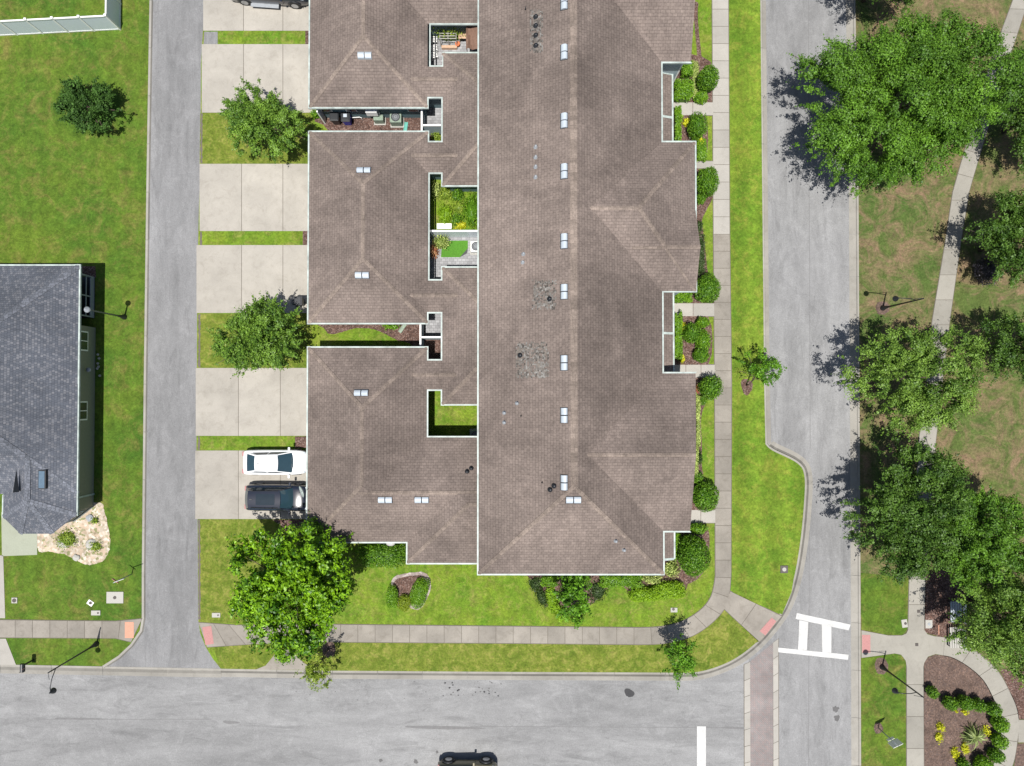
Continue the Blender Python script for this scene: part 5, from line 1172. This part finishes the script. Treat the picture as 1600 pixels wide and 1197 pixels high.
# ------------------------------------------------------------------ shrubs and hedges (boxes in photo pixels)
SH = [
 (1064,98,1081,120,1.0,'box','square clipped hedge in the corner below the top bay wall',dict(pw=6)),
 (1052,126,1082,158,1.1,'box','wide clipped block hedge just above the upper front walk',dict(pw=5)),
 (1081,96,1091,153,.45,'varieg','pale variegated strip of planting beside the block hedges',dict(pw=5, leaf=.12)),
 (1091,106,1121,140,2.3,'boxd','dark round tree-like shrub above the upper front walk',{}),
 (1085,141,1107,161,.9,'box','low shrub at the corner of the upper front walk and footpath',{}),
 (1054,168,1063,221,.8,'box','narrow clipped hedge strip below the upper front walk, by the porch',dict(pw=6)),
 (1058,177,1067,191,.5,'lime','lime plant next to the narrow hedge below the upper walk',{}),
 (1067,185,1079,197,.5,'yellow','bright yellow plant in the bed below the upper walk',{}),
 (1076,178,1103,216,1.8,'boxd','tall leafy shrub in the middle of the bed below the upper walk',dict(ragged=.1)),
 (1089,213,1100,234,.6,'yellow','bright yellow plant beside the second bay corner',{}),
 (1088,218,1104,252,.7,'box','hedge running down beside the second bay to the short walk',dict(pw=4)),
 (1088,263,1122,305,2.1,'boxd','large round clipped shrub right under the short walk by the second bay',{}),
 (1088,300,1104,318,.9,'boxd','small shrub tucked below the large round shrub of the second bay',{}),
 (1089,345,1098,362,.5,'liri','dark tuft of planting halfway down the second bay',dict(ragged=.2)),
 (1089,365,1101,432,.5,'liri','long dark low planting strip beside the lower second bay',dict(pw=4, ragged=.2)),
 (1053,457,1080,473,1.0,'box','clipped block hedge right above the third front walk',dict(pw=6)),
 (1087,429,1124,473,2.1,'boxd','large round clipped shrub at the lower corner of the second bay',{}),
 (1053,489,1065,561,.8,'box','long narrow hedge strip between the third and fourth walks',dict(pw=7)),
 (1063,504,1073,518,.5,'yellow','yellow plant beside the long hedge strip, upper one',{}),
 (1062,554,1070,568,.4,'yellow','yellow plant at the foot of the long hedge strip',{}),
 (1068,506,1094,535,1.6,'boxd','rounded dark shrub left in the group of four between the walks',dict(ragged=.08)),
 (1088,496,1108,512,1.0,'box','bright shrub topmost in the group of four between the walks',{}),
 (1088,516,1109,548,1.2,'box','bright shrub rightmost in the group of four between the walks',dict(ragged=.08)),
 (1084,543,1107,566,1.2,'boxd','dark shrub lowest in the group of four between the walks',{}),
 (1094,588,1127,622,2.1,'boxd','round shrub just below the fourth front walk',dict(ragged=.08)),
 (1085,602,1094,614,.5,'flower','small red flowering plant left of the round shrub under the fourth walk',dict(ragged=.2)),
 (1091,618,1105,633,.8,'boxd','small shrub below the round shrub under the fourth walk',{}),
 (1087,618,1093,700,.6,'varieg','long thin pale variegated hedge beside the third bay, upper part',dict(pw=7, leaf=.12)),
 (1083,698,1090,752,.6,'varieg','thin pale variegated hedge beside the third bay, lower part',dict(pw=7, leaf=.12)),
 (1090,706,1097,726,.5,'liri','dark tuft in the narrow bed right of the third bay',dict(ragged=.2)),
 (1080,738,1100,757,.9,'boxd','small shrub just above the round shrub beside the third bay',{}),
 (1082,754,1122,798,2.1,'boxd','large round clipped shrub just above the fifth front walk',{}),
 (1077,818,1105,834,1.0,'box','low wide shrub just below the fifth front walk',{}),
 (1061,838,1107,898,2.9,'boxd','biggest dark round shrub at the lower right corner of the building',{}),
 (1053,832,1063,874,.8,'box','narrow hedge beside the lowest porch',dict(pw=6)),
 (1037,877,1062,902,.6,'varieg','pale mixed planting below the lowest porch',dict(ragged=.2, leaf=.14)),
 (937,898,1003,917,.8,'box','long clipped hedge directly under the main roof edge, right part',dict(pw=7)),
 (1003,897,1036,912,.6,'varieg','pale leafy plant at the end of the hedge under the main roof',dict(ragged=.15, leaf=.14)),
 (845,900,872,915,.8,'box','clipped hedge directly under the main roof edge, left part',dict(pw=5)),
 (876,899,922,914,1.0,'boxd','dark hedge under the main roof edge above the slim tree',dict(pw=5, ragged=.1)),
 (982,918,1030,940,.9,'lime','long bright mounded hedge in the lower right bed, left half',dict(pw=3)),
 (1018,909,1072,937,.9,'lime','long bright mounded hedge in the lower right bed, right half',dict(pw=3, rot=.12)),
 (855,917,872,961,.6,'lime','upright lime-green hedge strip left of the slim tree',dict(pw=3, rot=.25)),
 (868,948,884,972,.5,'lime','small lime-green mound below the lime hedge strip',{}),
 (826,901,848,925,.4,'liri','dark grassy planting at the left end of the building bed, upper',dict(ragged=.3)),
 (838,918,856,950,.4,'liri','dark grassy planting at the left end of the building bed, lower',dict(ragged=.3, rot=.4)),
 (922,908,948,940,.4,'liri','dark grassy planting right of the slim tree',dict(ragged=.3)),
 (603,915,622,951,.7,'box','bright left mound of the three in the island bed on the lawn',dict(pw=2.6, leaf=.085, ragged=.01)),
 (621,929,643,955,.6,'limed','yellowest, lowest mound of the three in the island bed on the lawn',dict(pw=2.6, leaf=.085, ragged=.01, rot=-.4)),
 (642,902,668,952,.7,'box','tall right mound of the three in the island bed on the lawn',dict(pw=2.6, leaf=.085, ragged=.01, rot=-.3)),
 (560,849,637,886,1.2,'boxd','wide dark rounded hedge below the lowest garage roof',dict(pw=3, ragged=.08)),
 (1450,1073,1464,1090,1.1,'boxd','lone small round shrub by the straight path in the mulched circle',{}),
 (1473,1087,1496,1110,1.2,'boxd','first round shrub of the arc, beside the yellow plants',{}),
 (1495,1086,1521,1109,1.4,'boxd','second round shrub of the arc, the wide one',{}),
 (1517,1090,1540,1113,1.2,'boxd','third round shrub of the arc',{}),
 (1540,1096,1564,1120,1.2,'boxd','fourth round shrub of the arc, where it bends downward',{}),
 (1550,1117,1575,1144,1.4,'box','fifth round shrub of the arc, bright topped, rightmost',{}),
 (1550,1145,1574,1170,1.3,'box','sixth round shrub of the arc, bright topped, right of the palm-like plant',{}),
 (1543,1168,1569,1192,1.2,'boxd','seventh round shrub of the arc, near the bottom edge',{}),
 (1522,1180,1552,1212,1.3,'box','eighth round shrub of the arc, cut by the bottom edge',{}),
 (1499,1186,1514,1206,1.0,'boxd','small dark shrub cut by the bottom edge in the mulched circle',{}),
 (1464,1130,1476,1143,.35,'yellow','upper of the two yellow plants near the straight path',dict(ragged=.3)),
 (1462,1145,1474,1160,.35,'yellow','lower of the two yellow plants near the straight path',dict(ragged=.3)),
 (1487,1168,1498,1185,.35,'yellow','yellow plant lowest in the mulched circle',dict(ragged=.3)),
 (1503,1160,1514,1178,.35,'yellow','yellow plant just below the palm-like plant',dict(ragged=.3)),
 (1536,1134,1546,1149,.35,'yellow','yellow plant right of the palm-like plant',dict(ragged=.3)),
 (1502,1106,1514,1118,.35,'yellow','yellow plant just under the second round shrub of the arc',dict(ragged=.3)),
 (1490,1104,1497,1115,.3,'yellow','tiny yellow plant beside the first round shrub of the arc',dict(ragged=.3)),
 (1527,402,1560,442,1.6,'dusk','purple-black bushy stand-in for the shadow patch at the foot of the dark rounded oak',dict(ragged=.2, leaf=.12)),  # shadow by the oak, put in as dark foliage
 (486,172,500,184,.6,'box','small green plant at the corner of the upper garage',dict(ragged=.2)),
 (673,206,690,222,.7,'young','yellow-green plant in the tiny yard above the middle link roof',dict(ragged=.2)),
 (674,285,688,308,.7,'varieg','pale flowering plant at the left of the overgrown courtyard',dict(ragged=.3)),
 (686,292,706,312,.5,'young','orange-tinged low plant, upper left of the overgrown courtyard',dict(ragged=.3)),
 (707,294,724,314,.9,'boxd','dark leafy shrub at the top of the overgrown courtyard',dict(ragged=.2)),
 (726,306,749,352,1.2,'box','tall green shrub at the right side of the overgrown courtyard',dict(ragged=.2)),
 (684,318,708,350,.6,'lime','bright green mound at the lower left of the overgrown courtyard',dict(ragged=.2)),
 (706,334,722,352,.7,'boxd','dark small shrub at the lower middle of the overgrown courtyard',dict(ragged=.2)),
 (712,346,728,358,.5,'yellow','yellow flowering plant by the fence in the overgrown courtyard',dict(ragged=.3)),
 (706,312,728,334,.35,'young','sandy yellow-green low growth in the centre of the overgrown courtyard',dict(ragged=.3)),
 (679,368,700,388,1.0,'varieg','pale yellow potted plant at the turf corner of the paved courtyard',dict(ragged=.3)),
 (672,380,684,402,.8,'flower','reddish plant in the shade of the paved courtyard',dict(ragged=.3)),
 (684,42,722,58,1.25,'young','climbing plant spilling over the trellis of the top courtyard',dict(ragged=.4, z=.0, pw=3)),
 (600,506,624,515,.4,'box','low green plant on the mulch of the grassy gap between garages',dict(ragged=.3)),
 (497,836,520,850,.8,'boxd','dark plant at the garage corner beside the glossy tree',dict(ragged=.2)),
 (88,829,118,856,.4,'young','low olive clump in the gravel bed beside the house bay',dict(ragged=.3)),
 (143,809,153,819,.25,'young','small olive tuft in the upper gravel bed',dict(ragged=.3)),
 (138,846,158,862,.25,'young','small olive tuft in the lower gravel bed',dict(ragged=.3)),
]
for i, (x0, y0, x1, y1, h, m, lab, kw) in enumerate(SH):
    if 'of the arc' in lab: x0 += 2; x1 -= 1.5; y0 += 2.5; y1 -= 1.5
    nm = 'hedge' if 'hedge' in lab else ('flowering_plant' if m in ('yellow', 'flower') else 'shrub')
    shrub(x0, y0, x1, y1, h, m, i, lab, name=nm, cat=nm.replace('_', ' ').replace('flowering ', ''), **kw)
# rocks in the gravel bed
for px, py, s_, lab in ((100, 848, .42, 'large white rock beside the olive clump in the gravel bed'), (143, 850, .38, 'grey-white rock in the lower right of the gravel bed'), (141, 809, .25, 'dark grey rock in the upper part of the gravel bed'), (120, 871, .25, 'pale rock on the lower edge of the gravel bed')):
    bm = bmesh.new(); bmesh.ops.create_icosphere(bm, subdivisions=3, radius=s_)
    for v in bm.verts: v.co *= 1+.35*noise.noise(v.co*3/s_*.4+Vector((px, 0, 0))); v.co.z = max(-.02, v.co.z*.55+.05)
    me = bpy.data.meshes.new('rock'); bm.to_mesh(me); bm.free(); me.materials.append(M['slab' if 'dark' not in lab else 'pipe']); o = bpy.data.objects.new('rock', me); col.objects.link(o); o.location = W(px, py); tag(o, lab, 'rock')
# palm-like plant in the circle
b = W(1516, 1146, 0); t = empty('palm_plant', b, 0, 'palm-like spiky green plant in the centre of the mulched circle', 'palm'); rp = random.Random(9)
mb = MB()
for k in range(120):
    a = rp.uniform(0, 6.283); L = rp.uniform(.5, 1.15); up = rp.uniform(.1, 1.3); w0 = rp.uniform(.03, .055); d = Vector((math.cos(a), math.sin(a), 0)); n = Vector((-d.y, d.x, 0)); pr = None; ti = rp.random()
    for j in range(5):
        f = j/4; c_ = Vector((0, 0, .5))+d*L*f+Vector((0, 0, up*f-1.2*f*f)); w_ = w0*(1-f)**.6*1.0+.004; cur = (c_-n*w_, c_+n*w_)
        if pr: mb.add([pr[0], cur[0], cur[1], pr[1]], [(0, 1, 2, 3)], ti)
        pr = cur
mb.build('fronds', leafmat('leaf_palm', (.08, .12, .03), (.28, .34, .12), .5, .25), t)
MB().tube([(0, 0, 0), (0, 0, .5)], [.12, .08], 10).build('trunk', M['bark'], t)
